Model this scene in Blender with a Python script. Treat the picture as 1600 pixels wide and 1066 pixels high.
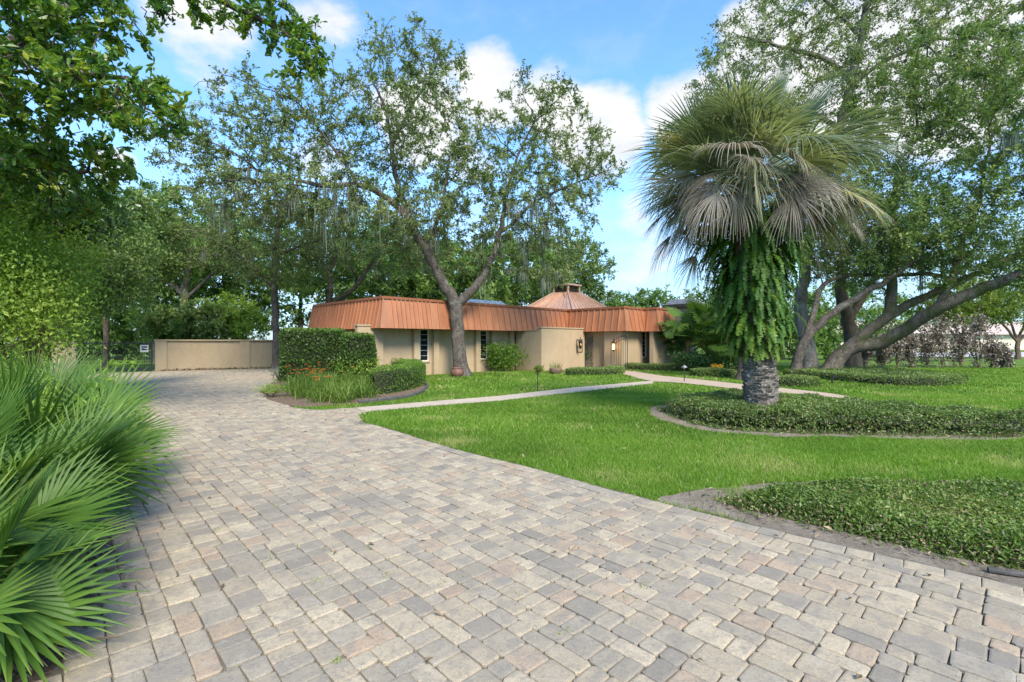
import bpy, math, random
import numpy as np
from mathutils import Vector, Matrix
scene = bpy.context.scene
for o in list(bpy.data.objects): bpy.data.objects.remove(o)
R = math.radians
# ------------------------------------------------------------ camera, sky, sun, exposure
cd = bpy.data.cameras.new('camera'); cam = bpy.data.objects.new('camera', cd)
scene.collection.objects.link(cam); scene.camera = cam
cd.sensor_width = 36; cd.lens = 17.0; cd.clip_start = 0.05; cd.clip_end = 3000
F, H, CX, CY = 755.0, 1.75, 800.0, 533.0
cam.location = (0, 0, H); cam.rotation_euler = (R(90), 0, 0)
scene.view_settings.view_transform = 'Standard'; scene.view_settings.look = 'None'
scene.view_settings.gamma = 1.0; scene.view_settings.exposure = 1.42
scene.cycles.max_bounces = 8; scene.cycles.diffuse_bounces = 4; scene.cycles.transmission_bounces = 6
scene.cycles.sample_clamp_indirect = 6.0
scene.cycles.use_denoising = True
SUN_EL, SUN_AZ = 43.0, 160.0            # azimuth from +Y, clockwise positive: behind the camera
sl = bpy.data.lights.new('sun', 'SUN'); sl.energy = 2.6; sl.angle = R(22); sl.color = (1, 0.90, 0.75)
so = bpy.data.objects.new('sun', sl); scene.collection.objects.link(so)
sd = Vector((math.sin(R(SUN_AZ))*math.cos(R(SUN_EL)), math.cos(R(SUN_AZ))*math.cos(R(SUN_EL)), math.sin(R(SUN_EL))))
so.rotation_euler = (-sd).to_track_quat('-Z', 'Y').to_euler(); so.location = sd*60

def N(nt, typ, **kw):
    n = nt.nodes.new('ShaderNode'+typ)
    for k, v in kw.items():
        k2 = k.replace('_', ' ')
        if hasattr(n, k): setattr(n, k, v)
        elif k2 in n.inputs: n.inputs[k2].default_value = v
        else: raise KeyError(k)
    return n
def LK(nt, a, b): nt.links.new(a, b)
def math_(nt, op, a, b=None, clamp=False):
    n = nt.nodes.new('ShaderNodeMath'); n.operation = op; n.use_clamp = clamp
    for i, x in enumerate((a, b)):
        if x is None: continue
        if isinstance(x, (int, float)): n.inputs[i].default_value = x
        else: nt.links.new(x, n.inputs[i])
    return n.outputs[0]
def ramp(nt, fac, stops, interp='LINEAR'):
    n = nt.nodes.new('ShaderNodeValToRGB'); n.color_ramp.interpolation = interp
    e = n.color_ramp.elements
    while len(e) < len(stops): e.new(0.5)
    for i, (p, c) in enumerate(stops):
        e[i].position = p; e[i].color = (c[0], c[1], c[2], 1)
    nt.links.new(fac, n.inputs[0]); return n.outputs[0]
def mixc(nt, fac, a, b, mode='MIX'):
    n = nt.nodes.new('ShaderNodeMix'); n.data_type = 'RGBA'; n.blend_type = mode
    for s, x in ((n.inputs[0], fac), (n.inputs[6], a), (n.inputs[7], b)):
        if isinstance(x, (int, float)): s.default_value = x
        elif isinstance(x, tuple): s.default_value = (x[0], x[1], x[2], 1)
        else: nt.links.new(x, s)
    return n.outputs[2]
def maprange(nt, v, a, b, c=0.0, d=1.0, smooth=False):
    n = nt.nodes.new('ShaderNodeMapRange'); n.interpolation_type = 'SMOOTHSTEP' if smooth else 'LINEAR'
    nt.links.new(v, n.inputs[0])
    for i, x in enumerate((a, b, c, d)): n.inputs[i+1].default_value = x
    return n.outputs[0]

world = bpy.data.worlds.new('World'); scene.world = world; world.use_nodes = True
nt = world.node_tree; nt.nodes.clear()
sky = N(nt, 'TexSky', sky_type='NISHITA', sun_disc=False, sun_elevation=R(SUN_EL), sun_rotation=R(SUN_AZ), air_density=1.0, dust_density=0.25, ozone_density=2.2)
tc = N(nt, 'TexCoord')
mp = N(nt, 'Mapping'); mp.inputs['Scale'].default_value = (1, 1, 1.9); mp.inputs['Location'].default_value = (3.1, 0.4, 1.7)
LK(nt, tc.outputs['Generated'], mp.inputs[0])
nz = N(nt, 'TexNoise', Scale=3.4, Detail=9.0, Roughness=0.56); LK(nt, mp.outputs[0], nz.inputs['Vector'])
nz2 = N(nt, 'TexNoise', Scale=9.0, Detail=6.0, Roughness=0.6); LK(nt, mp.outputs[0], nz2.inputs['Vector'])
acc = None
for (x, y, r, a) in [(300, 66, 85, 1), (770, 140, 62, 1), (870, 150, 62, 1), (930, 185, 75, 1), (1060, 150, 60, .9), (700, 210, 90, .8), (1000, 380, 75, .7), (1240, 110, 130, .9), (1480, 60, 170, .8), (180, 262, 30, .8), (520, 60, 60, .3)]:
    d = Vector(((x-CX)/F, 1, (CY-y)/F)).normalized(); ar = r/F*d.y
    vm = N(nt, 'VectorMath', operation='DOT_PRODUCT'); LK(nt, tc.outputs['Generated'], vm.inputs[0]); vm.inputs[1].default_value = d
    m = maprange(nt, vm.outputs['Value'], math.cos(ar*1.5), 1.0, 0.0, a, True)
    acc = m if acc is None else math_(nt, 'MAXIMUM', acc, m)
s = math_(nt, 'ADD', nz.outputs[0], math_(nt, 'MULTIPLY', acc, 0.30))
cl = maprange(nt, s, 0.60, 0.76, 0, 1, True)
sx = N(nt, 'SeparateXYZ'); LK(nt, tc.outputs['Generated'], sx.inputs[0])
hz = maprange(nt, sx.outputs['Z'], 0.0, 0.26, 0.0, 0.0, True)
thin = math_(nt, 'MULTIPLY', maprange(nt, nz2.outputs[0], 0.42, 0.7, 0, 1, True), maprange(nt, sx.outputs['Z'], 0.1, 0.5, 0.35, 0.1))
cl = math_(nt, 'MAXIMUM', math_(nt, 'MAXIMUM', cl, hz), thin)
SKYW = 2.7
cc = ramp(nt, nz2.outputs[0], [(0.3, (SKYW*.80, SKYW*.85, SKYW*.93)), (0.62, (SKYW, SKYW, SKYW*1.0))])
blue = mixc(nt, 1.0, sky.outputs[0], (0.64, 0.88, 1.03), 'MULTIPLY')
blue = mixc(nt, maprange(nt, sx.outputs['Z'], 0.0, 0.42, 0.75, 0.0, True), blue, (SKYW*.52, SKYW*.69, SKYW*.95))
mx = mixc(nt, cl, blue, cc)
bg = N(nt, 'Background', Strength=0.147); LK(nt, mx, bg.inputs[0])
wo = N(nt, 'OutputWorld'); LK(nt, bg.outputs[0], wo.inputs[0])

# ------------------------------------------------------------ helpers
COL = scene.collection
ORG = {}
def G(x, y, z=0.0):
    D = F*(H-z)/(y-CY); return ((x-CX)/F*D, D)
def P(x, y, D): return np.array(((x-CX)/F*D, D, H+(CY-y)/F*D))
def tags(o, label=None, cat=None, group=None, kind=None):
    if label: o['label'] = label
    if cat: o['category'] = cat
    if group: o['group'] = group
    if kind: o['kind'] = kind
    return o
def thing(name, label, cat, loc=(0, 0, 0), rotz=0, group=None):
    o = bpy.data.objects.new(name, None); COL.objects.link(o); o.empty_display_size = 0.2
    o.location = loc; o.rotation_euler = (0, 0, rotz); ORG[o.name] = np.array(loc, float) if rotz == 0 else np.zeros(3)
    return tags(o, label, cat, group)
def mk(name, V, Fs, mat, parent=None, tint=None, col=None, smooth=False, label=None, cat=None, group=None, kind=None):
    V = np.asarray(V, np.float32).reshape(-1, 3)
    if not isinstance(Fs, (list, tuple)): Fs = [Fs]
    Fs = [np.asarray(f, np.int32) for f in Fs if len(f)]
    org = ORG.get(parent.name, np.zeros(3)) if parent else np.zeros(3)
    me = bpy.data.meshes.new(name)
    me.vertices.add(len(V)); me.vertices.foreach_set('co', (V-org).astype(np.float32).ravel())
    nl = sum(f.size for f in Fs); npoly = sum(len(f) for f in Fs)
    me.loops.add(nl); me.loops.foreach_set('vertex_index', np.concatenate([f.ravel() for f in Fs]))
    me.polygons.add(npoly)
    tot = np.concatenate([np.full(len(f), f.shape[1], np.int32) for f in Fs])
    st = np.concatenate([[0], np.cumsum(tot)[:-1]]).astype(np.int32)
    me.polygons.foreach_set('loop_start', st)
    if smooth: me.polygons.foreach_set('use_smooth', np.ones(npoly, bool))
    else: me.polygons.foreach_set('use_smooth', np.zeros(npoly, bool))
    me.update(calc_edges=True)
    if tint is not None:
        a = me.attributes.new('tint', 'FLOAT', 'POINT'); a.data.foreach_set('value', np.asarray(tint, np.float32))
    if col is not None:
        a = me.attributes.new('col', 'FLOAT_COLOR', 'POINT')
        c = np.ones((len(V), 4), np.float32); c[:, :3] = col; a.data.foreach_set('color', c.ravel())
    if mat: me.materials.append(mat)
    o = bpy.data.objects.new(name, me); COL.objects.link(o)
    if parent: o.parent = parent; ORG[o.name] = org
    return tags(o, label, cat, group, kind)
class MB:
    "collects boxes, prisms and tubes"
    def __init__(s): s.V = []; s.Q = {}; s.n = 0
    def add(s, V, Fs):
        V = np.asarray(V, float).reshape(-1, 3)
        for f in Fs:
            s.Q.setdefault(len(f), []).append([i+s.n for i in f])
        s.V.append(V); s.n += len(V); return s
    def box(s, x0, x1, y0, y1, z0, z1):
        V = [(x, y, z) for z in (z0, z1) for (x, y) in ((x0, y0), (x1, y0), (x1, y1), (x0, y1))]
        return s.add(V, [(0, 3, 2, 1), (4, 5, 6, 7), (0, 1, 5, 4), (1, 2, 6, 5), (2, 3, 7, 6), (3, 0, 4, 7)])
    def hexa(s, b, t):
        return s.add(list(b)+list(t), [(0, 3, 2, 1), (4, 5, 6, 7), (0, 1, 5, 4), (1, 2, 6, 5), (2, 3, 7, 6), (3, 0, 4, 7)])
    def prism(s, poly, z0, z1):
        n = len(poly); V = [(p[0], p[1], z0) for p in poly]+[(p[0], p[1], z1) for p in poly]
        return s.add(V, [tuple(range(n-1, -1, -1)), tuple(range(n, 2*n))]+[(i, (i+1) % n, n+(i+1) % n, n+i) for i in range(n)])
    def tube(s, pts, rad, k=6, cap=True):
        V, Fs = tube_arrays(np.asarray(pts, float), np.asarray(rad, float)*np.ones(len(pts)), k)
        f = [tuple(q) for q in Fs]
        if cap: f += [tuple(range(k-1, -1, -1)), tuple(range(len(V)-k, len(V)))]
        return s.add(V, f)
    def lathe(s, prof, cx, cy, k=16):
        V = []; Fs = []
        for (r, z) in prof:
            for i in range(k): V.append((cx+r*math.cos(2*math.pi*i/k), cy+r*math.sin(2*math.pi*i/k), z))
        for j in range(len(prof)-1):
            for i in range(k): Fs.append((j*k+i, j*k+(i+1) % k, (j+1)*k+(i+1) % k, (j+1)*k+i))
        return s.add(V, Fs)
    def build(s, name, mat, parent=None, **kw):
        return mk(name, np.concatenate(s.V), [np.array(q) for q in s.Q.values()], mat, parent, **kw)
def tube_arrays(pts, rad, k):
    n = len(pts); d = np.gradient(pts, axis=0); d /= np.linalg.norm(d, axis=1)[:, None]+1e-9
    ref = np.array((0.31, 0.17, 0.93)); ref = ref if abs(d[0]@ref) < .9 else np.array((1., 0, 0))
    a = np.zeros((n, 3)); u = np.cross(d[0], ref); u /= np.linalg.norm(u)
    for i in range(n):
        u = u-d[i]*(u@d[i]); u /= np.linalg.norm(u)+1e-9; a[i] = u
    b = np.cross(d, a); th = np.arange(k)*2*math.pi/k
    V = pts[:, None, :]+rad[:, None, None]*(np.cos(th)[None, :, None]*a[:, None, :]+np.sin(th)[None, :, None]*b[:, None, :])
    i = np.arange(n-1)[:, None]; j = np.arange(k)[None, :]; j2 = (j+1) % k
    Q = np.stack([i*k+j, i*k+j2, (i+1)*k+j2, (i+1)*k+j], -1).reshape(-1, 4)
    return V.reshape(-1, 3), Q
def inpoly(X, Y, poly):
    X = np.asarray(X); Y = np.asarray(Y); r = np.zeros(X.shape, bool); n = len(poly)
    for i in range(n):
        x1, y1 = poly[i][:2]; x2, y2 = poly[(i+1) % n][:2]
        if y1 == y2: continue
        c = ((y1 > Y) != (y2 > Y)) & (X < (x2-x1)*(Y-y1)/(y2-y1)+x1); r ^= c
    return r
def smoothpoly(pts, it=2, closed=True):
    p = [np.array(q[:2], float) for q in pts]
    for _ in range(it):
        q = []; n = len(p)
        rng_ = range(n) if closed else range(n-1)
        if not closed: q.append(p[0])
        for i in rng_:
            a, b = p[i], p[(i+1) % n]; q += [a*.75+b*.25, a*.25+b*.75]
        if not closed: q.append(p[-1])
        p = q
    return [tuple(x) for x in p]
def unit(v): return v/(np.linalg.norm(v, axis=-1, keepdims=True)+1e-9)

# ------------------------------------------------------------ materials
def newmat(name):
    m = bpy.data.materials.new(name); m.use_nodes = True; nt = m.node_tree
    return m, nt, nt.nodes['Principled BSDF'], nt.nodes['Material Output']
def objco(nt): return N(nt, 'TexCoord').outputs['Object']
def noise(nt, scale, detail=4.0, rough=0.55, vec=None, dist=0.0):
    n = N(nt, 'TexNoise', Scale=scale, Detail=detail, Roughness=rough, Distortion=dist)
    LK(nt, vec if vec is not None else objco(nt), n.inputs['Vector']); return n.outputs[0]
def bump(nt, bs, h, strength=0.3, dist=0.02):
    b = N(nt, 'Bump', Strength=strength, Distance=dist); LK(nt, h, b.inputs['Height']); LK(nt, b.outputs[0], bs.inputs['Normal'])
def matleaf(name, stops, rough=0.5, trans=0.35, spec=0.35, nscale=0.7, nam=0.35, tcol=(1.25, 1.3, 0.55)):
    m, nt, bs, out = newmat(name)
    at = N(nt, 'Attribute', attribute_name='tint')
    g = N(nt, 'NewGeometry')
    nn = noise(nt, nscale, 3.0, .5, g.outputs['Position'])
    t = math_(nt, 'ADD', at.outputs['Fac'], math_(nt, 'MULTIPLY', math_(nt, 'SUBTRACT', nn, 0.5), nam*2), True)
    c = ramp(nt, t, stops); LK(nt, c, bs.inputs['Base Color'])
    bs.inputs['Roughness'].default_value = rough; bs.inputs['Specular IOR Level'].default_value = spec
    tr = N(nt, 'BsdfTranslucent'); LK(nt, mixc(nt, 1.0, c, tcol, 'MULTIPLY'), tr.inputs[0])
    mx = N(nt, 'MixShader'); mx.inputs[0].default_value = trans
    LK(nt, bs.outputs[0], mx.inputs[1]); LK(nt, tr.outputs[0], mx.inputs[2]); LK(nt, mx.outputs[0], out.inputs[0])
    return m
def matsimple(name, c1, c2=None, scale=6.0, rough=0.8, bscale=None, bstr=0.3, bdist=0.01, metal=0.0, spec=0.4, detail=5.0):
    m, nt, bs, out = newmat(name)
    c2 = c2 or tuple(x*.8 for x in c1)
    n = noise(nt, scale, detail, .6)
    LK(nt, ramp(nt, n, [(0.32, c2), (0.68, c1)]), bs.inputs['Base Color'])
    bs.inputs['Roughness'].default_value = rough; bs.inputs['Metallic'].default_value = metal
    bs.inputs['Specular IOR Level'].default_value = spec
    if bscale: bump(nt, bs, noise(nt, bscale, 5.0, .6), bstr, bdist)
    return m
def matbark(name, c1, c2, c3, scale=5.0, stretch=0.35, lich=0.5):
    m, nt, bs, out = newmat(name)
    mp = N(nt, 'Mapping'); mp.inputs['Scale'].default_value = (1, 1, stretch); LK(nt, objco(nt), mp.inputs[0])
    v = N(nt, 'TexVoronoi', Scale=scale*3.2, feature='DISTANCE_TO_EDGE'); 
    nn = N(nt, 'TexNoise', Scale=scale, Detail=7.0, Roughness=.65); LK(nt, mp.outputs[0], nn.inputs['Vector'])
    ad = N(nt, 'VectorMath', operation='ADD'); LK(nt, mp.outputs[0], ad.inputs[0])
    sc = N(nt, 'VectorMath', operation='SCALE'); sc.inputs['Scale'].default_value = 0.25; LK(nt, nn.outputs['Color'], sc.inputs[0]); LK(nt, sc.outputs[0], ad.inputs[1])
    LK(nt, ad.outputs[0], v.inputs['Vector'])
    c = ramp(nt, nn.outputs[0], [(0.3, c1), (0.65, c2)])
    l = noise(nt, 1.6, 6.0, .65)
    c = mixc(nt, maprange(nt, l, lich, lich+.14, 0, .75), c, c3)
    c = mixc(nt, maprange(nt, v.outputs['Distance'], 0.0, 0.09, .45, 0), c, tuple(x*.45 for x in c1))
    LK(nt, c, bs.inputs['Base Color']); bs.inputs['Roughness'].default_value = .92; bs.inputs['Specular IOR Level'].default_value = .2
    h = math_(nt, 'ADD', maprange(nt, v.outputs['Distance'], 0, .16), math_(nt, 'MULTIPLY', nn.outputs[0], .7))
    bump(nt, bs, h, .9, .04)
    return m
M = {}
M['bark'] = matbark('bark_oak', (.075, .062, .05), (.19, .165, .14), (.25, .265, .22), 4.5, .4, .54)
M['bark_moss'] = matbark('bark_mossy', (.11, .09, .065), (.24, .21, .17), (.085, .11, .03), 4.5, .4, .47)
M['bark_pale'] = matbark('bark_pale', (.14, .125, .105), (.29, .27, .24), (.36, .38, .33), 4.5, .4, .5)
M['bark_brown'] = matbark('bark_brown', (.12, .085, .06), (.25, .19, .14), (.27, .25, .2), 5, .3, .58)
M['oak'] = matleaf('leaf_oak', [(0, (0.089, 0.131, 0.044)), (.45, (0.172, 0.232, 0.083)), (.8, (0.266, 0.329, 0.127)), (1, (0.359, 0.389, 0.161))], .5, .36)
M['oak_bright'] = matleaf('leaf_oak_bright', [(0, (0.068, 0.122, 0.037)), (.5, (0.146, 0.228, 0.064)), (.85, (0.253, 0.343, 0.101)), (1, (0.352, 0.400, 0.141))], .5, .4)
M['camphor'] = matleaf('leaf_broad', [(0, (0.049, 0.116, 0.020)), (.45, (0.109, 0.224, 0.032)), (.8, (0.233, 0.329, 0.043)), (1, (0.404, 0.404, 0.057))], .34, .45, .5)
M['dark'] = matleaf('leaf_dark', [(0, (0.023, 0.058, 0.016)), (.5, (0.057, 0.128, 0.029)), (1, (0.142, 0.230, 0.048))], .33, .25, .5)
M['vine'] = matleaf('leaf_vine', [(0, (0.115, 0.210, 0.033)), (.5, (0.230, 0.360, 0.053)), (1, (0.431, 0.525, 0.106))], .5, .45)
M['lime'] = matleaf('leaf_lime', [(0, (.07, .13, .02)), (.5, (.15, .22, .03)), (1, (.30, .34, .06))], .5, .45)
M['bgtree'] = matleaf('leaf_background', [(0, (0.071, 0.133, 0.037)), (.5, (0.143, 0.250, 0.061)), (1, (0.260, 0.384, 0.086))], .5, .4)
M['hedge'] = matleaf('leaf_hedge', [(0, (0.029, 0.065, 0.016)), (.5, (0.065, 0.131, 0.024)), (.85, (0.143, 0.237, 0.038)), (1, (0.234, 0.338, 0.054))], .38, .28, .45, 1.5, .15)
M['boxhedge'] = matleaf('leaf_low_hedge', [(0, (0.046, 0.098, 0.014)), (.5, (0.098, 0.195, 0.024)), (1, (0.221, 0.351, 0.042))], .45, .32, .4, 2.0, .15)
M['jasmine'] = matleaf('leaf_jasmine', [(0, (0.072, 0.110, 0.029)), (.4, (0.120, 0.194, 0.042)), (.8, (0.216, 0.300, 0.077)), (1, (0.348, 0.362, 0.143))], .4, .3, .5, 1.2, .22)
M['jasmine_near'] = matleaf('leaf_jasmine_near', [(0, (.055, .09, .018)), (.4, (.105, .175, .030)), (.8, (.18, .265, .05)), (1, (.32, .31, .12))], .45, .3, .4, 1.2, .25)
M['lily'] = matleaf('leaf_daylily', [(0, (0.072, 0.138, 0.022)), (.5, (0.144, 0.237, 0.039)), (1, (0.312, 0.338, 0.088))], .5, .4, .35, 1.5, .2)
M['grass'] = matleaf('grass_blade', [(0, (0.081, 0.165, 0.019)), (.45, (0.146, 0.276, 0.030)), (.8, (0.206, 0.353, 0.045)), (.93, (0.281, 0.388, 0.075)), (1, (0.454, 0.435, 0.187))], .55, .40, .25, .45, .22)
M['palmetto'] = matleaf('leaf_palmetto', [(0, (0.037, 0.087, 0.017)), (.5, (0.077, 0.163, 0.024)), (.8, (0.144, 0.232, 0.034)), (1, (0.260, 0.286, 0.055))], .5, .32, .3, 1.2, .25)
M['palm_green'] = matleaf('frond_green', [(0, (0.083, 0.130, 0.066)), (.4, (0.165, 0.211, 0.121)), (.8, (0.319, 0.335, 0.220)), (1, (0.462, 0.389, 0.176))], .5, .36, .4, 1.0, .2)
M['palm_dry'] = matleaf('frond_dry', [(0, (.16, .135, .105)), (.5, (.31, .275, .22)), (1, (.47, .44, .36))], .7, .3, .2, 1.0, .25, (1.1, 1, .8))
M['dead_palmetto'] = matleaf('leaf_dead', [(0, (.12, .085, .055)), (.5, (.26, .20, .14)), (1, (.42, .36, .26))], .8, .2, .2, 2.0, .2, (1.1, 1, .8))
M['fern'] = matleaf('fern_frond', [(0, (0.025, 0.072, 0.011)), (.5, (0.061, 0.154, 0.017)), (1, (0.177, 0.267, 0.034))], .5, .35, .3, 1.2, .25)
M['croton'] = matleaf('leaf_croton', [(0, (.09, .07, .065)), (.5, (.20, .165, .15)), (.85, (.36, .32, .29)), (1, (.22, .26, .10))], .4, .2, .4, 2.0, .15)
M['moss'] = matleaf('spanish_moss', [(0, (.15, .17, .13)), (1, (.30, .33, .27))], .9, .3, .1, 1.0, .2, (1, 1, .9))
M['flower_orange'] = matleaf('petal_orange', [(0, (.55, .13, .03)), (1, (.75, .24, .06))], .5, .4)
M['flower_yellow'] = matleaf('petal_yellow', [(0, (.7, .38, .04)), (1, (.8, .5, .06))], .5, .4)
M['core'] = matsimple('shrub_dark_core', (.030, .034, .016), (.016, .018, .010), 12, .95)  # solid dark filler behind the leaves of hedges and beds
M['litter'] = matleaf('leaf_litter', [(0, (.10, .07, .045)), (.5, (.22, .16, .10)), (1, (.38, .30, .19))], .8, .1, .2)
def stucco():
    m, nt, bs, out = newmat('stucco_tan')
    n1 = noise(nt, .9, 5, .6); n2 = noise(nt, 90, 4, .6)
    c = ramp(nt, n1, [(.3, (.36, .278, .178)), (.7, (.42, .328, .212))])
    mp = N(nt, 'Mapping'); mp.inputs['Scale'].default_value = (2.2, 2.2, .35); LK(nt, objco(nt), mp.inputs[0])
    n3 = noise(nt, 1.6, 6, .65, mp.outputs[0]); n4 = noise(nt, 5, 6, .65)
    c = mixc(nt, maprange(nt, n3, .52, .72, 0, .35), c, (.25, .19, .12))
    c = mixc(nt, maprange(nt, n4, .5, .75, 0, .3), c, (.50, .39, .25))
    LK(nt, c, bs.inputs['Base Color']); bs.inputs['Roughness'].default_value = .92; bs.inputs['Specular IOR Level'].default_value = .2
    bump(nt, bs, n2, .5, .008); return m
M['stucco'] = stucco()
def copper(name, a, b, metal, rough):
    m, nt, bs, out = newmat(name)
    mp = N(nt, 'Mapping'); mp.inputs['Scale'].default_value = (1.5, 1.5, .35); LK(nt, objco(nt), mp.inputs[0])
    n1 = N(nt, 'TexNoise', Scale=2.2, Detail=6.0); LK(nt, mp.outputs[0], n1.inputs['Vector'])
    at = N(nt, 'ObjectInfo')
    c = ramp(nt, n1.outputs[0], [(.3, a), (.7, b)])
    c = mixc(nt, math_(nt, 'MULTIPLY', at.outputs['Random'], .28), c, tuple(x*.62 for x in a))
    LK(nt, c, bs.inputs['Base Color']); bs.inputs['Metallic'].default_value = metal
    LK(nt, maprange(nt, n1.outputs[0], .3, .7, rough-.06, rough+.08), bs.inputs['Roughness']); return m
M['copper'] = copper('roof_metal_copper', (.40, .168, .083), (.50, .222, .115), .3, .42)
M['copper_trim'] = copper('roof_trim_copper', (.33, .12, .055), (.40, .15, .07), .35, .45)
M['copper_pale'] = copper('roof_metal_lit', (.52, .31, .21), (.62, .41, .29), .3, .4)  # paler copper for hip roof and cupola: reflected light put into the colour
M['white'] = matsimple('white_paint', (.72, .71, .68), (.62, .61, .58), 4, .5)
M['iron'] = matsimple('black_iron', (.018, .018, .018), (.030, .028, .026), 20, .5, spec=.5)
M['concrete'] = matsimple('concrete_path', (.50, .42, .33), (.40, .33, .26), 3.0, .9, 60, .3, .006)
M['kerb'] = matsimple('dark_edging', (.105, .098, .092), (.05, .048, .045), 7, .9, 30, .5, .02)
M['sand'] = matsimple('joint_sand', (.20, .175, .13), (.11, .098, .07), 9, .95, 70, .5, .01)
def dirtmat():
    m, nt, bs, out = newmat('sandy_dirt'); g = N(nt, 'NewGeometry').outputs['Position']
    n1 = noise(nt, 3.5, 7, .7, g); n2 = noise(nt, 26, 8, .75, g); n3 = noise(nt, 90, 4, .7, g)
    c = ramp(nt, n1, [(.3, (.22, .18, .135)), (.55, (.34, .285, .22)), (.75, (.44, .38, .30))])
    c = mixc(nt, maprange(nt, n2, .48, .62, 0, .6), c, (.11, .09, .065))
    c = mixc(nt, maprange(nt, n3, .58, .72, 0, .5), c, (.40, .36, .30))
    LK(nt, c, bs.inputs['Base Color']); bs.inputs['Roughness'].default_value = .95; bs.inputs['Specular IOR Level'].default_value = .15
    bump(nt, bs, math_(nt, 'ADD', n2, n3), .9, .03); return m
M['dirt'] = dirtmat()
M['mulch'] = matsimple('mulch', (.235, .165, .11), (.11, .075, .05), 14, .95, 35, .9, .04, detail=9)
M['road'] = matsimple('pale_road', (.46, .45, .44), (.40, .39, .38), 2, .9)
M['terracotta'] = matsimple('terracotta', (.20, .10, .07), (.12, .06, .045), 8, .6, 20, .2, .01)
M['stone_cap'] = matsimple('chimney_stone', (.42, .38, .34), (.30, .27, .25), 4, .85)
M['cream_wall'] = matsimple('cream_render', (.66, .58, .46), (.60, .52, .41), 1, .9)
M['tile_roof'] = matsimple('pale_tile_roof', (.50, .42, .36), (.42, .35, .30), 5, .85)
def glass():
    m, nt, bs, out = newmat('window_glass')
    bs.inputs['Base Color'].default_value = (.012, .014, .015, 1); bs.inputs['Roughness'].default_value = .06
    bs.inputs['Specular IOR Level'].default_value = .6; return m
M['glass'] = glass()
def lampglow():
    m, nt, bs, out = newmat('lit_lamp_glass')
    bs.inputs['Base Color'].default_value = (.9, .6, .25, 1)
    bs.inputs['Emission Color'].default_value = (1, .52, .14, 1); bs.inputs['Emission Strength'].default_value = 5; return m
M['glow'] = lampglow()
def lawn_mat():
    m, nt, bs, out = newmat('lawn_turf')
    g = N(nt, 'NewGeometry').outputs['Position']
    n1 = noise(nt, .35, 4, .6, g); n2 = noise(nt, 14, 6, .7, g); n3 = noise(nt, 1.3, 5, .65, g)
    c = ramp(nt, n2, [(.25, (.06, .10, .016)), (.6, (.125, .21, .028)), (.8, (.17, .26, .045))])
    c = mixc(nt, maprange(nt, n1, .35, .65, .0, .4), c, (.085, .17, .02))
    c = mixc(nt, maprange(nt, n3, .58, .70, 0, .8), c, (.24, .19, .11))
    LK(nt, c, bs.inputs['Base Color']); bs.inputs['Roughness'].default_value = .95; bs.inputs['Specular IOR Level'].default_value = .15
    bump(nt, bs, noise(nt, 28, 5, .7, g), .8, .05); return m
M['lawn'] = lawn_mat()
def paver_mat():
    m, nt, bs, out = newmat('paver_concrete')
    at = N(nt, 'Attribute', attribute_name='col'); g = N(nt, 'NewGeometry').outputs['Position']
    n1 = noise(nt, 9, 4, .6, g, .6); n2 = noise(nt, 130, 4, .75, g); n3 = noise(nt, .5, 4, .6, g); n4 = noise(nt, 38, 6, .7, g)
    base = mixc(nt, 1.0, at.outputs['Color'], (1.0, .88, .70), 'MULTIPLY')
    c = mixc(nt, maprange(nt, n1, .46, .62, 0, .55), base, (.26, .232, .195))
    c = mixc(nt, maprange(nt, n1, .44, .32, 0, .4), c, (.43, .40, .335))
    c = mixc(nt, maprange(nt, n2, .40, .62, 0, .50), c, (.12, .115, .105))
    c = mixc(nt, maprange(nt, n2, .60, .70, 0, .6), c, (.58, .55, .49))
    c = mixc(nt, maprange(nt, n4, .52, .66, 0, .45), c, (.14, .13, .115))
    c = mixc(nt, maprange(nt, n3, .5, .75, 0, .25), c, (.18, .175, .165))
    LK(nt, c, bs.inputs['Base Color']); bs.inputs['Roughness'].default_value = .88; bs.inputs['Specular IOR Level'].default_value = .3
    h = math_(nt, 'ADD', n2, math_(nt, 'MULTIPLY', n4, 1.2))
    bump(nt, bs, h, .55, .006); return m
M['paver'] = paver_mat()
def brickpath():
    m, nt, bs, out = newmat('brick_walk')
    mp = N(nt, 'Mapping'); mp.inputs['Rotation'].default_value = (0, 0, R(20)); LK(nt, objco(nt), mp.inputs[0])
    b = N(nt, 'TexBrick', Scale=4.0); LK(nt, mp.outputs[0], b.inputs['Vector'])
    b.inputs['Color1'].default_value = (.48, .35, .25, 1); b.inputs['Color2'].default_value = (.38, .28, .21, 1); b.inputs['Mortar'].default_value = (.30, .26, .2, 1)
    LK(nt, mixc(nt, .35, b.outputs[0], ramp(nt, noise(nt, 2, 4), [(.3, (.38, .29, .21)), (.7, (.54, .42, .31))])), bs.inputs['Base Color'])
    bs.inputs['Roughness'].default_value = .9; return m
M['brickwalk'] = brickpath()
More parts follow.
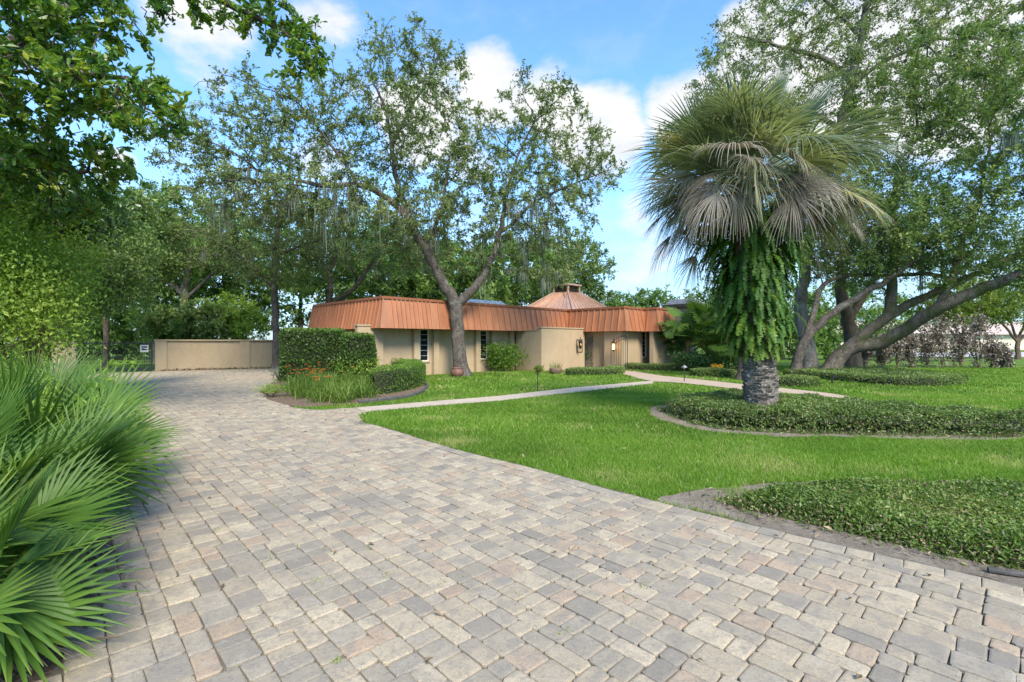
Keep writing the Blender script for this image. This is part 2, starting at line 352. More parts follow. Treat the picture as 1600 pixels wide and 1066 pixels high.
# ------------------------------------------------------------ ground, drive, paths
def sheet(name, poly, z, mat, thick=None, **kw):
    m = MB()
    if thick: m.prism(poly, z-thick, z)
    else: m.add([(p[0], p[1], z) for p in poly], [tuple(range(len(poly)))])
    return m.build(name, mat, **kw)
def tri_sheet(name, poly, z, mat, **kw):
    "flat sheet of a concave outline"
    from mathutils.geometry import tessellate_polygon
    t = tessellate_polygon([[Vector((p[0], p[1], 0)) for p in poly]])
    t = [f if (Vector(poly[f[1]])-Vector(poly[f[0]])).cross(Vector(poly[f[2]])-Vector(poly[f[0]])) > 0 else f[::-1] for f in t]
    return mk(name, [(p[0], p[1], z) for p in poly], np.array(t), mat, **kw)
sheet('lawn', [(-400, -60), (400, -60), (400, 900), (-400, 900)], 0.0, M['lawn'], kind='structure')
EDGE = [(8.2, -1.2)]+[G(*p) for p in [(1600, 924), (1448, 886.5), (1324.6, 859), (1219.5, 834), (1100, 805), (1032, 789), (992, 777), (918, 758.6), (830, 733), (712, 704.6), (610, 672.6)]]
TIP = [(-3.02, 10.15), G(562, 656), G(560, 650), G(574, 645)]
PATH_LO = [G(600, 642.5), G(700, 633.5), G(780, 627.5), G(900, 614), G(1020, 600)]
PATH_UP = [G(1022, 595.5), G(900, 606), G(780, 619.5), G(700, 626), G(644, 630.5), G(600, 634.5)]
ISL = [G(559, 637.5), G(503, 642), G(464, 639.5), G(433, 631), G(412, 622), G(406, 613), G(418, 602), G(444, 590)]
FAR = [(-12.2, 26.6), (-13.3, 28.6), (-15.0, 30.6), (-20.4, 27.6), (-22.9, 26.0)]
LEFT = [(-17.9, 20), (-11.6, 13), (-6.2, 7), (-3.35, 4.0), (-2.62, 2.98), (-2.38, 2.45), (-1.7, 1.0), (-1.2, -1.2)]
DRIVE = EDGE+TIP+ISL+FAR+LEFT
tri_sheet('driveway', DRIVE, 0.004, M['sand'], kind='structure'); driveway = bpy.data.objects['driveway']
rng = np.random.default_rng(5)
m = 0.063; ang = R(-47); ru = np.array((math.cos(ang), math.sin(ang))); rv = np.array((-ru[1], ru[0]))
DP = np.array(DRIVE); lp = DP@ru; lq = DP@rv
rects = []
q0 = lq.min()
while q0 < lq.max():
    p = lp.min()-rng.random()*.5
    while p < lp.max():
        Lm = int(rng.integers(5, 11)); sp = int(rng.choice([2, 3]))
        for (qs, wd) in ((q0, sp), (q0+sp*m, 5-sp)):
            x = 0
            while x < Lm:
                k = int(rng.choice([2, 2, 3, 3, 4] if wd == 3 else [2, 3, 3, 4]))
                if Lm-x-k < 2: k = Lm-x
                if k > 5: k = 3
                rects.append((p+x*m, qs, k*m, wd*m)); x += k
        p += Lm*m
    q0 += 5*m
rects = np.array(rects)
cen = (rects[:, 0]+rects[:, 2]/2)[:, None]*ru+(rects[:, 1]+rects[:, 3]/2)[:, None]*rv
view = (cen[:, 1] > 1.3) & (np.abs(cen[:, 0]) < 1.16*cen[:, 1]+2.2)
ins = inpoly(cen[:, 0], cen[:, 1], DRIVE)
# margin pavers that straddle the border are kept and cut
BORD = np.array(EDGE+TIP[:1]); BW = 0.17
def edge_dist(p):
    best = (1e9, None, None)
    for i in range(len(BORD)-1):
        a, b = BORD[i], BORD[i+1]; d = b-a; L = np.linalg.norm(d); d = d/L
        t = np.clip((p-a)@d, 0, L); c = a+d*t; r = np.linalg.norm(p-c)
        if r < best[0]: best = (r, c, np.array((-d[1], d[0])))
    return best
PAL = np.array([(.52, .485, .40), (.45, .415, .345), (.37, .355, .315), (.30, .293, .275), (.255, .252, .245), (.46, .385, .315), (.44, .355, .285), (.57, .535, .45), (.40, .385, .35), (.33, .325, .305)])
PAL = PAL*.84+PAL.mean(0)*.16
PW = np.array([.20, .20, .15, .07, .04, .08, .05, .07, .09, .05])
pieces = []   # (outline Nx2, dist)
for i in np.nonzero(view)[0]:
    x, y, w, h = rects[i]; c = cen[i]
    near = c[0]+c[1] > 5.2 and c[1] < 11.5
    r, cp, nn = edge_dist(c) if near else (9, None, None)
    if not ins[i] and r > .25: continue
    g = .0024+rng.random()*.001; ch = .016 if c[1] < 12 else .0
    x0, x1, y0, y1 = x+g, x+w-g, y+g, y+h-g
    if ch: o = [(x0+ch, y0), (x1-ch, y0), (x1, y0+ch), (x1, y1-ch), (x1-ch, y1), (x0+ch, y1), (x0, y1-ch), (x0, y0+ch)]
    else: o = [(x0, y0), (x1, y0), (x1, y1), (x0, y1)]
    jit = rng.normal(0, .0028, (len(o), 2)) if ch else 0
    o = np.array(o)+jit
    o = o[:, :1]*ru+o[:, 1:]*rv
    if r < .42:
        # the inward side of the border line
        nin = nn if nn@(np.array((-1.0, -1.0))) > 0 else -nn
        q = []
        sd_ = (o-cp)@nin-(BW+.006)
        for k in range(len(o)):
            a, b, da, db = o[k], o[(k+1) % len(o)], sd_[k], sd_[(k+1) % len(o)]
            if da >= 0: q.append(a)
            if (da >= 0) != (db >= 0): q.append(a+(b-a)*da/(da-db))
        if len(q) < 3: continue
        o = np.array(q); 
        if np.ptp(o@ru) < .03 or np.ptp(o@rv) < .03: continue
    pieces.append(o)
# border course laid along the edge
def course(line, width, step, inward):
    line = np.array(line); seg = np.linalg.norm(np.diff(line, axis=0), axis=1); cum = np.concatenate([[0], np.cumsum(seg)])
    def at(s): return np.array((np.interp(s, cum, line[:, 0]), np.interp(s, cum, line[:, 1])))
    s = 0
    while s < cum[-1]-.05:
        L = step*(.85+rng.random()*.3); a, b = at(s+.003), at(min(s+L-.003, cum[-1])); d = unit(b-a); n = np.array((-d[1], d[0]))
        if n@inward(a) < 0: n = -n
        d2 = unit(at(min(s+L+.1, cum[-1]))-at(max(s-.1, 0)))
        o = np.array([a, b, b+n*width, a+n*width])
        if (a[1] > 1.3): pieces.append(o if np.cross(b-a, n) > 0 else o[::-1])
        s += L
course(smoothpoly(EDGE+TIP[:1], 1, False), BW, .21, lambda p: np.array((-1., -1.)))
course(smoothpoly(TIP+ISL, 2, False)[8:], .14, .22, lambda p: np.array((-1., -.6)))
def paver_mesh(o, far):
    n = len(o); c = o.mean(0); r = np.linalg.norm(o-c, axis=1)
    zt = .022+rng.normal(0, .0022); tilt = rng.normal(0, .010, 2)
    b = .014
    k = 1-np.minimum(b*1.3/np.maximum(r, .03), .4)
    top = c+(o-c)*k[:, None]
    if far:
        V = np.concatenate([np.c_[o, np.full(n, .001)], np.c_[top, zt+(top-c)@tilt]])
        rings = 2
    else:
        mid = c+(o-c)*(1-np.minimum(.0035/np.maximum(r, .03), .2))[:, None]
        V = np.concatenate([np.c_[o, np.full(n, .001)], np.c_[o, zt-.0065+(o-c)@tilt], np.c_[mid, zt-.0022+(mid-c)@tilt], np.c_[top, zt+(top-c)@tilt]])
        rings = 4
    Q = [(j*n+i, j*n+(i+1) % n, (j+1)*n+(i+1) % n, (j+1)*n+i) for j in range(rings-1) for i in range(n)]
    T = [tuple((rings-1)*n+i for i in range(n))]
    return V, Q, T
info = []
for o in pieces:
    c = o.mean(0); col = PAL[rng.choice(len(PAL), p=PW)]*rng.normal(1, .05); 
    px = CX+F*c[0]/c[1]; py = CY+F*H/c[1]
    seen = -20 < px < 1620 and py < 1085
    info.append((0 if seen else 1, c[1], o, np.clip(col, .05, .8)))
info.sort(key=lambda t: (t[0], t[1]))
big = MB(); bigc = []
for i, (_, D, o, col) in enumerate(info):
    V, Q, T = paver_mesh(o, D > 11)
    if i < 300:
        pm = MB(); pm.add(V, Q+T); pm.build('paver', M['paver'], driveway, col=col)
    else:
        big.add(V, Q+T); bigc.append(np.tile(col, (len(V), 1)))
big.build('paver_field', M['paver'], driveway, col=np.concatenate(bigc), kind='stuff')
# thin concrete lip outside the border course
ln = np.array(smoothpoly(EDGE+TIP[:1], 1, False)); d = unit(np.gradient(ln, axis=0)); nn = np.c_[d[:, 1], -d[:, 0]]
nn = np.where((nn@np.array((1., 1.)))[:, None] > 0, nn, -nn)
V = np.concatenate([np.c_[ln+nn*.004, np.full(len(ln), .018)], np.c_[ln+nn*.045, np.full(len(ln), .014)], np.c_[ln+nn*.05, np.full(len(ln), -.01)]]); n_ = len(ln)
Q = [(j*n_+i, j*n_+i+1, (j+1)*n_+i+1, (j+1)*n_+i) for j in range(2) for i in range(n_-1)]
mk('edge_restraint', V, np.array(Q), M['sand'], driveway)

WPATH = TIP[2:]+PATH_LO+PATH_UP+[ISL[0]]
tri_sheet('path', WPATH, 0.02, M['concrete'], kind='structure')
WALK = [G(968, 579.5), G(992, 581), G(1035, 588), G(1093, 594), G(1157, 601), G(1227, 608), G(1291, 615), G(1330, 621), G(1330, 625), G(1291, 621), G(1215, 614), G(1150, 609), G(1100, 603), G(1060, 599), G(1020, 596.8), G(1000, 593), G(958, 580.5)]
tri_sheet('brick_walkway', WALK, 0.026, M['brickwalk'], kind='structure')
# bare soil and mulch patches
def wob(poly, amp, seed, it=3):
    r = np.random.default_rng(seed); p = np.array(smoothpoly(poly, it)); return [tuple(q) for q in p+r.normal(0, amp, p.shape)]
DIRT_NEAR = wob([G(1022, 777), G(1080, 768), G(1150, 761), G(1215, 754), G(1300, 756), G(1240, 775), G(1300, 800), G(1600, 860), (5.2, 3.1), (4.2, 3.05)]+[tuple(np.array(G(*p))+.012) for p in [(1600, 920), (1448, 884), (1324.6, 857), (1219.5, 832), (1100, 803), (1032, 787)]], .012, 3, 2)
tri_sheet('bare_soil', DIRT_NEAR, 0.006, M['dirt'], kind='structure')
RIMO = [G(1012, 638), G(1016, 650), G(1060, 666), G(1130, 678), G(1230, 683.5), G(1330, 685.5), G(1450, 688), G(1620, 690)]
RIMI = [G(1640, 660), G(1400, 655), G(1200, 645), G(1090, 640), G(1035, 632)]
tri_sheet('sandy_rim', wob(RIMO+RIMI, .03, 4, 2), 0.007, M['dirt'], kind='structure')
tri_sheet('palmetto_soil', [(-2.36, 2.5), (-2.6, 3.0), (-3.33, 4.02), (-6.15, 7.0), (-11.5, 13), (-17.8, 20), (-22, 20), (-14, 8), (-8, 1), (-1.8, 1)], .003, M['mulch'], kind='structure')
BEDW = wob([G(407, 615), G(412, 622), G(433, 630), G(462, 638), G(520, 634), G(580, 629), G(620, 625.5), G(655, 617), G(668, 606), G(662, 599), G(630, 592), G(585, 590), G(540, 588), G(455, 588), G(420, 602)], .01, 6, 2)
tri_sheet('mulch_bed', BEDW, 0.012, M['mulch'], kind='structure')
WMULCH = wob([(-20.6, 27.7), (-15.1, 30.3), (-12.9, 28.9), (-11.6, 25.8), (-10.4, 25), (-9, 27), (-13, 32.4), (-20.9, 28.4)], .03, 8, 2)
tri_sheet('wall_mulch', WMULCH, 0.011, M['mulch'], kind='structure')
tri_sheet('house_bed', wob([G(735, 584), G(800, 582.5), G(846, 583), G(880, 585), G(940, 584), G(975, 579), G(920, 573), G(840, 573), G(760, 577)], .02, 9, 2), 0.010, M['mulch'], kind='structure')
# dark scalloped edging round the bed
ed = smoothpoly([G(560, 632), G(590, 628.5), G(630, 624.5), G(652, 618), G(667, 609), G(668, 603), G(660, 598.5)], 3, False)
ed = np.array(ed); cum = np.concatenate([[0], np.cumsum(np.linalg.norm(np.diff(ed, axis=0), axis=1))])
kt = thing('bed_edging', 'dark scalloped block edging curving round the daylily bed', 'edging', (ed[20][0], ed[20][1], 0))
s_ = 0
while s_ < cum[-1]-.2:
    a = np.array([np.interp(s_+.01, cum, ed[:, k]) for k in (0, 1)]); b = np.array([np.interp(s_+.29, cum, ed[:, k]) for k in (0, 1)])
    dd = unit(b-a); n2 = np.array((-dd[1], dd[0])); mb = MB(); pr = [(-.055, 0), (-.055, .085), (-.02, .12), (.02, .12), (.055, .085), (.055, 0)]
    V = [(*(p+n2*o_), z) for p in (a, b) for (o_, z) in pr]
    mb.add(V, [(0, 1, 2, 3, 4, 5), (11, 10, 9, 8, 7, 6)]+[(i, 6+i, 6+(i+1) % 6, (i+1) % 6) for i in range(6)])
    mb.build('edging_block', M['kerb'], kt); s_ += .3

# street, sidewalk and neighbour on the far right
sheet('sidewalk', [(24.5, 32.2), (80, 30.2), (80, 31.4), (24.5, 33.4)], .02, M['concrete'], .1, kind='structure')
sheet('road', [(44, 54), (160, 46), (160, 70), (50, 78)], .02, M['road'], .1, kind='structure')
nb = thing('neighbour_house', 'pale cream house far away behind the brown shrub row', 'house', (52, 84, 0))
mb = MB(); mb.box(38, 76, 82, 92, 0, 3.0); mb.build('wall', M['cream_wall'], nb)
mb = MB(); mb.hexa([(37, 81, 3), (77, 81, 3), (77, 93, 3), (37, 93, 3)], [(42, 86, 5.4), (72, 86, 5.4), (72, 88, 5.4), (42, 88, 5.4)]); mb.build('roof', M['tile_roof'], nb)
for x in (41, 46, 54, 61, 68):
    mb = MB(); mb.box(x, x+1.6, 81.9, 82.1, .8, 2.3); w = mb.build('window', M['white'], nb)
    mb = MB(); mb.box(x+.12, x+.74, 81.85, 81.9, .9, 2.2).box(x+.86, x+1.48, 81.85, 81.9, .9, 2.2); mb.build('pane', M['glass'], w)
nb2 = thing('far_house', 'pink roofed low house at the right edge beyond the street', 'house', (100, 96, 0))
mb = MB(); mb.box(84, 130, 94, 104, 0, 3.0); mb.build('wall', M['cream_wall'], nb2)
mb = MB(); mb.hexa([(83, 93, 3), (131, 93, 3), (131, 105, 3), (83, 105, 3)], [(88, 98, 5.6), (126, 98, 5.6), (126, 100, 5.6), (88, 100, 5.6)]); mb.build('roof', matsimple('pink_tile', (.46, .37, .32), (.40, .31, .27), 5, .85), nb2)

# ------------------------------------------------------------ the house (own axes: x along the front, y to the back)
HO = (-5.94, 22.2, 0)
house = thing('house', 'low tan stucco house with copper-coloured standing-seam mansard roof', 'house', HO, R(45))
def HWp(u, v, z=0.0):
    c = math.sqrt(.5); return np.array((HO[0]+c*(u-v), HO[1]+c*(u+v), z))
ZB, ZT, SL = 2.34, 3.73, .28
runs = [((0, 7.6), (0, 0), 0, 1, .34), ((0, 0), (13.5, 0), 1, -1, .46), ((13.5, 0), (13.5, -4.3), -1, 1, .46), ((13.5, -4.3), (15.7, -4.3), 1, -1, .46),
        ((15.7, -4.3), (15.7, -5.2), -1, 1, .45), ((15.7, -5.2), (17.7, -5.2), 1, 1, .46), ((17.7, -5.2), (17.7, 0), 1, -1, .46), ((17.7, 0), (22.5, 0), -1, 0, .46)]
for (p0, p1, k0, k1, sp) in runs:
    p0 = np.array(p0, float); p1 = np.array(p1, float); L = np.linalg.norm(p1-p0); d = (p1-p0)/L; out = np.array((d[1], -d[0]))
    first = p0[0] == 0 and p1[0] == 13.5
    ts = []
    t = .38 if k0 < 0 else sp
    while t < L-(.34 if k1 < 0 else .12):
        ts.append(t); t += (.235 if first and t < 2.4 else sp)
    tt = [0]+ts+[L]; tb = [-SL*k0]+ts+[L+SL*k1]
    for i in range(len(tt)-1):
        def pt(tv, off, z): q = p0+d*tv+out*off; return (q[0], q[1], z)
        g = .004
        mb = MB()
        mb.hexa([pt(tb[i]+g, SL, ZB), pt(tb[i+1]-g, SL, ZB), pt(tb[i+1]-g, SL-.05, ZB), pt(tb[i]+g, SL-.05, ZB)],
                [pt(tt[i]+g, 0, ZT), pt(tt[i+1]-g, 0, ZT), pt(tt[i+1]-g, -.05, ZT), pt(tt[i]+g, -.05, ZT)])
        a0, a1 = tb[i], tt[i]
        mb.hexa([pt(a0-.026, SL+.06, ZB+.003), pt(a0+.026, SL+.06, ZB+.003), pt(a0+.026, SL-.01, ZB+.003), pt(a0-.026, SL-.01, ZB+.003)],
                [pt(a1-.026, .06, ZT-.003), pt(a1+.026, .06, ZT-.003), pt(a1+.026, -.01, ZT-.003), pt(a1-.026, -.01, ZT-.003)])
        mb.build('roof_panel', M['copper'], house)
    mb = MB(); a, b = p0-d*(.06 if k0 > 0 else -.07), p1+d*(.06 if k1 > 0 else -.07)
    q = [a+out*.075, b+out*.075, b-out*.12, a-out*.12]; mb.prism([tuple(x) for x in q], ZT-.03, ZT+.09)
    mb.build('roof_trim', M['copper_trim'], house)
foot = [(-.0, .0), (13.5, 0), (13.5, -4.3), (15.7, -4.3), (15.7, -5.2), (17.7, -5.2), (17.7, 0), (22.5, 0), (22.5, 12), (6, 12), (6, 7.6), (0, 7.6)]
ORG['house'] = np.zeros(3)
tri_sheet('roof_deck', [(p[0], p[1]) for p in foot], ZT-.06, M['stone_cap'], parent=house)
tri_sheet('soffit', [(-.2, 7.6), (-.2, -.2), (13.3, -.2), (13.3, -4.5), (15.5, -4.5), (15.5, -5.4), (17.9, -5.4), (17.9, 12), (6, 12), (6, 7.6)], ZB+.02, M['copper_trim'], parent=house)
WZ = ZB+.015
# windows: (centre u, wall plane v)
WIN = [2.85, 6.92]
mb = MB(); us = [-.7]
for w in WIN:
    mb.box(us[-1], w-.27, .8, 1.05, 0, WZ); mb.box(w-.27, w+.27, .8, 1.05, 0, .72); us.append(w+.27)
mb.box(us[-1], 13.9, .8, 1.05, 0, WZ)
mb.box(.9, 1.15, 1.05, 7.4, 0, WZ); mb.box(1.15, 8, 7.15, 7.4, 0, WZ)                      # side wall
mb.box(13.9, 14.15, -4.0, .8, 0, WZ); mb.box(14.15, 16.15, -4.0, -3.75, 0, WZ); mb.box(16.15, 16.62, -4.0, -3.75, 0, .72); mb.box(16.62, 17.5, -4.0, -3.75, 0, WZ)
mb.box(17.25, 17.5, -3.75, 12, 0, WZ)
mb.build('wall', M['stucco'], house)
for (x0, x1, y0, y1, h, nm) in [(-.95, .35, .55, .8, 2.44, 'pier'), (13.52, 13.88, -4.1, -2.9, 2.36, 'pier'), (15.6, 18.25, -5.05, -4.8, 2.37, 'wing_wall'), (17.9, 18.25, -4.8, -3.6, 2.37, 'pier')]:
    mb = MB(); mb.box(x0, x1, y0, y1, 0, h); p = mb.build(nm, M['stucco'], house)
    mb = MB(); mb.box(x0-.04, x1+.04, y0-.04, y1+.04, h, h+.07); mb.build('coping', M['stucco'], p)
def window(u, v, w, z0, z1):
    mb = MB(); t = .04
    mb.box(u-w/2, u-w/2+t, v+.02, v+.09, z0, z1).box(u+w/2-t, u+w/2, v+.02, v+.09, z0, z1).box(u-w/2+t, u+w/2-t, v+.02, v+.09, z0, z0+t).box(u-w/2+t, u+w/2-t, v+.02, v+.09, z1-t, z1)
    f = mb.build('window', M['white'], house)
    mb = MB(); mb.box(u-w/2+t, u+w/2-t, v+.06, v+.07, z0+t, z1-t); mb.build('pane', M['glass'], f)
    for i in range(1, 6):
        z = z0+(z1-z0)*i/6; MB().box(u-w/2+t, u+w/2-t, v+.045, v+.06, z-.006, z+.006).build('glazing_bar', M['white'], f)
    mb = MB(); mb.box(u-w/2-.05, u+w/2+.05, v-.06, v+.0, z0-.07, z0-.005); mb.build('sill', M['stucco'], f)
for u in WIN:
    window(u, .8, .54, .72, WZ)
    for s in (-1, 1):
        mb = MB(); mb.box(u+s*.6-.16, u+s*.6+.16, .56, .797, 0, WZ-.02); mb.build('pilaster', M['stucco'], house)
for u in (9.0, 10.2):
    mb = MB(); mb.box(u-.16, u+.16, .56, .797, 0, WZ-.02); mb.build('pilaster', M['stucco'], house)
window(16.385, -4.0, .47, .72, WZ)
# hip roof with louvred cupola
hc = (17.6, 3.3); hb, ht, z0, z1 = 3.1, .72, 3.55, 5.38
nm_ = 12
hip = None
for f in range(4):
    ca, sa = [(1, 0), (0, 1), (-1, 0), (0, -1)][f]
    def q(a, r, z): return (hc[0]+ca*r-sa*a, hc[1]+sa*r+ca*a, z)
    for i in range(nm_):
        a0, a1 = -1+2*i/nm_, -1+2*(i+1)/nm_
        mb = MB()
        mb.hexa([q(a0*hb, hb, z0), q(a1*hb, hb, z0), q(a1*hb, hb, z0-.05), q(a0*hb, hb, z0-.05)], [q(a0*ht, ht, z1), q(a1*ht, ht, z1), q(a1*ht, ht, z1-.05), q(a0*ht, ht, z1-.05)])
        mb.hexa([q(a0*hb-.02, hb+.02, z0+.06), q(a0*hb+.02, hb+.02, z0+.06), q(a0*hb+.02, hb, z0), q(a0*hb-.02, hb, z0)], [q(a0*ht-.02, ht+.02, z1+.06), q(a0*ht+.02, ht+.02, z1+.06), q(a0*ht+.02, ht, z1), q(a0*ht-.02, ht, z1)])
        mb.build('hip_roof_panel', M['copper_pale'], house)
for sx_ in (-1, 1):
    for sy_ in (-1, 1):
        MB().tube([(hc[0]+sx_*hb, hc[1]+sy_*hb, z0+.05), (hc[0]+sx_*ht, hc[1]+sy_*ht, z1+.05)], [.07, .06], 6).build('hip_ridge', M['copper_pale'], house)
mb = MB(); cw_ = .68
for sx_ in (-1, 1):
    for sy_ in (-1, 1): mb.box(hc[0]+sx_*cw_-.06, hc[0]+sx_*cw_+.06, hc[1]+sy_*cw_-.06, hc[1]+sy_*cw_+.06, z1-.1, z1+.55)
mb.box(hc[0]-.56, hc[0]+.56, hc[1]-.56, hc[1]+.56, z1-.1, z1+.52)
mb.box(hc[0]-.82, hc[0]+.82, hc[1]-.82, hc[1]+.82, z1+.55, z1+.66)
cup = mb.build('cupola', M['copper_pale'], house)
def sq2(a, z): return [(hc[0]-a, hc[1]-a, z), (hc[0]+a, hc[1]-a, z), (hc[0]+a, hc[1]+a, z), (hc[0]-a, hc[1]+a, z)]
for i in range(5):
    z = z1+.04+i*.1; MB().hexa(sq2(.68, z), sq2(.6, z+.06)).build('louvre', M['iron'], cup)
# glazed skylight ridge behind the parapet and the stone chimney
mb = MB(); mb.hexa([(7.2, 2.3, 3.66), (11.2, 2.3, 3.66), (11.2, 5.3, 3.66), (7.2, 5.3, 3.66)], [(7.5, 3.7, 4.42), (10.9, 3.7, 4.42), (10.9, 3.9, 4.42), (7.5, 3.9, 4.42)])
sk = mb.build('skylight', matsimple('skylight_panel', (.45, .50, .54), (.36, .41, .45), 3, .25, spec=.6), house)
for i in range(6):
    a = i/5; mb = MB(); mb.hexa([(7.2+4*a-.03, 2.25, 3.68), (7.2+4*a+.03, 2.25, 3.68), (7.2+4*a+.03, 2.3, 3.66), (7.2+4*a-.03, 2.3, 3.66)], [(7.5+3.4*a-.03, 3.67, 4.46), (7.5+3.4*a+.03, 3.67, 4.46), (7.5+3.4*a+.03, 3.72, 4.42), (7.5+3.4*a-.03, 3.72, 4.42)]); mb.build('skylight_bar', M['white'], sk)
CU, CV = 21.2, -4.4
mb = MB(); mb.box(CU-.5, CU+.5, CV-.6, CV+.6, 0, 4.1); ch = mb.build('chimney', M['stucco'], house)
def sqr(a, b, z): return [(CU-a, CV-b, z), (CU+a, CV-b, z), (CU+a, CV+b, z), (CU-a, CV+b, z)]
mb = MB(); mb.hexa(sqr(.7, .8, 4.1), sqr(.95, 1.05, 4.3)).hexa(sqr(.95, 1.05, 4.302), sqr(.65, .75, 4.66))
mb.build('chimney_cap', M['stone_cap'], ch)
mb = MB(); mb.box(17.5, 22.5, .5, .75, 0, 2.3); mb.build('wall', M['stucco'], house)

# courtyard wall and its iron gates
cw = thing('courtyard_wall', 'tan stucco courtyard wall with coping projecting before the entrance', 'wall', HO, R(45)); ORG[cw.name] = np.zeros(3)
mb = MB(); mb.box(9.29, 13.4, -1.5, -1.25, 0, 2.5); w1 = mb.build('wall_panel', M['stucco'], cw)
mb = MB(); mb.box(9.24, 13.45, -1.55, -1.2, 2.5, 2.57); mb.build('coping', M['stucco'], w1)
mb = MB(); mb.box(9.29, 9.54, -1.248, .55, 0, 2.36); w2 = mb.build('wall_panel', M['stucco'], cw)
mb = MB(); mb.box(9.25, 9.58, -1.18, .58, 2.36, 2.42); mb.build('coping', M['stucco'], w2)
def iron_gate(name, label, a, b, z0=.06, z1=1.7, rise=.4, flip=False, n=9):
    a = np.array(a, float); b = np.array(b, float); L = np.linalg.norm(b-a); d = (b-a)/L
    g = thing(name, label, 'gate', (*a, 0), 0, 'entrance gate leaves')
    def at(t, z): q = a+d*t; return (q[0], q[1], z)
    def top(t): x = t/L; x = 1-x if flip else x; return z1+rise*(math.sin(x*math.pi/2))
    for i in range(n+1):
        t = L*i/n; r = .022 if i in (0, n) else .013
        mb = MB(); zt = top(t)+(.16 if 0 < i < n else .02)
        mb.tube([at(t, z0), at(t, zt-.08), at(t, zt-.06), at(t, zt)], [r, r, r*1.8, .002], 5); mb.build('picket', M['iron'], g)
    for (o_, zf) in ((-.02, 'top'), (-.22, 'top'), (0, .14), (0, .34)):
        mb = MB(); pts = [at(L*i/10, (top(L*i/10)+o_) if zf == 'top' else zf) for i in range(11)]
        mb.tube(pts, .016, 5); mb.build('rail', M['iron'], g)
    return g
iron_gate('entrance_gate', 'black iron arched gate leaf hung on the courtyard wall', HWp(13.45, -1.55)[:2], HWp(14.3, -2.05)[:2])
iron_gate('entrance_gate', 'black iron arched gate leaf swung open before the lit lantern', HWp(13.35, -4.15)[:2]+np.array((-.62, -.35)), HWp(13.5, -4.3)[:2]+np.array((.12, -.35)))
def lantern(label, p, lit):
    t = thing('wall_lantern', label, 'lantern', tuple(p), 0, 'entrance lanterns')
    x, y, z = p
    mb = MB(); mb.lathe([(.004, z+.42), (.03, z+.36), (.13, z+.24), (.135, z+.22), (.10, z+.21)], x, y, 8); mb.build('lamp_cap', M['iron'], t)
    mb = MB(); mb.lathe([(.085, z+.21), (.075, z-.12)], x, y, 8); mb.build('lamp_glass', M['glow'] if lit else M['glass'], t)
    mb = MB(); mb.lathe([(.09, z-.12), (.09, z-.15), (.03, z-.19), (.012, z-.27)], x, y, 8)
    for k in range(4): a = k*math.pi/2+.4; mb.tube([(x+.095*math.cos(a), y+.095*math.sin(a), z+.22), (x+.085*math.cos(a), y+.085*math.sin(a), z-.13)], .009, 4)
    mb.build('lamp_frame', M['iron'], t)
    mb = MB(); mb.tube([(x, y, z+.40), (x, y+.0, z+.50), (x+.03, y+.10, z+.52), (x+.06, y+.22, z+.42)], .014, 5); mb.build('bracket', M['iron'], t)
    if lit:
        l = bpy.data.lights.new('lantern_light', 'POINT'); l.energy = 7; l.color = (1, .55, .2); l.shadow_soft_size = .07
        lo = bpy.data.objects.new('lantern_light', l); COL.objects.link(lo); lo.parent = t; lo.location = (0, -.17, .05)
lantern('lit black lantern glowing orange on the pier beside the open gate', P(958.5, 543, 28.55), True)
lantern('unlit black lantern on the courtyard wall left of the gate', P(906.5, 540, 29.75), False)
cp = HWp(12.72, -1.515, 0)
tc_ = thing('wall_niche', 'black metal bracket plaque mounted on the courtyard wall', 'plaque', HO, R(45)); ORG[tc_.name] = np.zeros(3)
mb = MB(); mb.box(12.55, 12.58, -1.54, -1.502, 1.05, 1.85).box(13.1, 13.13, -1.54, -1.502, 1.05, 1.85).box(12.58, 13.1, -1.54, -1.502, 1.05, 1.08).box(12.58, 13.1, -1.54, -1.502, 1.82, 1.85); mb.build('frame', M['iron'], tc_)

# boundary wall and vehicle gate at the far left
gw = thing('boundary_wall', 'long tan stucco boundary wall with panels beside the drive gate', 'wall', (-20.75, 28.1, 0))
wa, wb = np.array((-20.75, 28.1)), np.array((-14.9, 32.9)); wd_ = unit(wb-wa); wn = np.array((wd_[1], -wd_[0])); WL = np.linalg.norm(wb-wa)+1.2
def wall_box(mb, t0, t1, o0, o1, z0, z1):
    c = [wa+wd_*t0+wn*o1, wa+wd_*t1+wn*o1, wa+wd_*t1+wn*o0, wa+wd_*t0+wn*o0]; mb.prism([tuple(x) for x in c], z0, z1)
mb = MB(); wall_box(mb, 0, WL, -.1, .1, 0, 1.76); mb.build('wall_panel', M['stucco'], gw)
for t in (0, 4.35, 7.4):
    mb = MB(); wall_box(mb, t, t+.55, -.18, .18, 0, 1.755); mb.build('pier', M['stucco'], gw)
mb = MB(); wall_box(mb, -.05, WL+.02, -.23, .23, 1.76, 1.84); mb.build('coping', M['stucco'], gw)
gp = thing('gate_pier', 'tan stucco pier left of the black drive gate', 'pier', (-23.8, 25.9, 0))
ga, gb = np.array((-23.45, 26.1)), np.array((-20.8, 28.05)); gd = unit(gb-ga); gn = np.array((gd[1], -gd[0]))
def gbox(mb, t0, t1, o0, o1, z0, z1, base=ga):
    c = [base+gd*t0+gn*o1, base+gd*t1+gn*o1, base+gd*t1+gn*o0, base+gd*t0+gn*o0]; return mb.prism([tuple(x) for x in c], z0, z1)
mb = MB(); gbox(mb, -1.0, -.05, -.15, .15, 0, 1.76); mb.build('pier_body', M['stucco'], gp)
mb = MB(); gbox(mb, -1.04, -.01, -.19, .19, 1.76, 1.83); mb.build('coping', M['stucco'], gp)
vg = thing('drive_gate', 'black steel picket drive gate with a small white sign', 'gate', (ga[0], ga[1], 0))
GL = np.linalg.norm(gb-ga)-.03
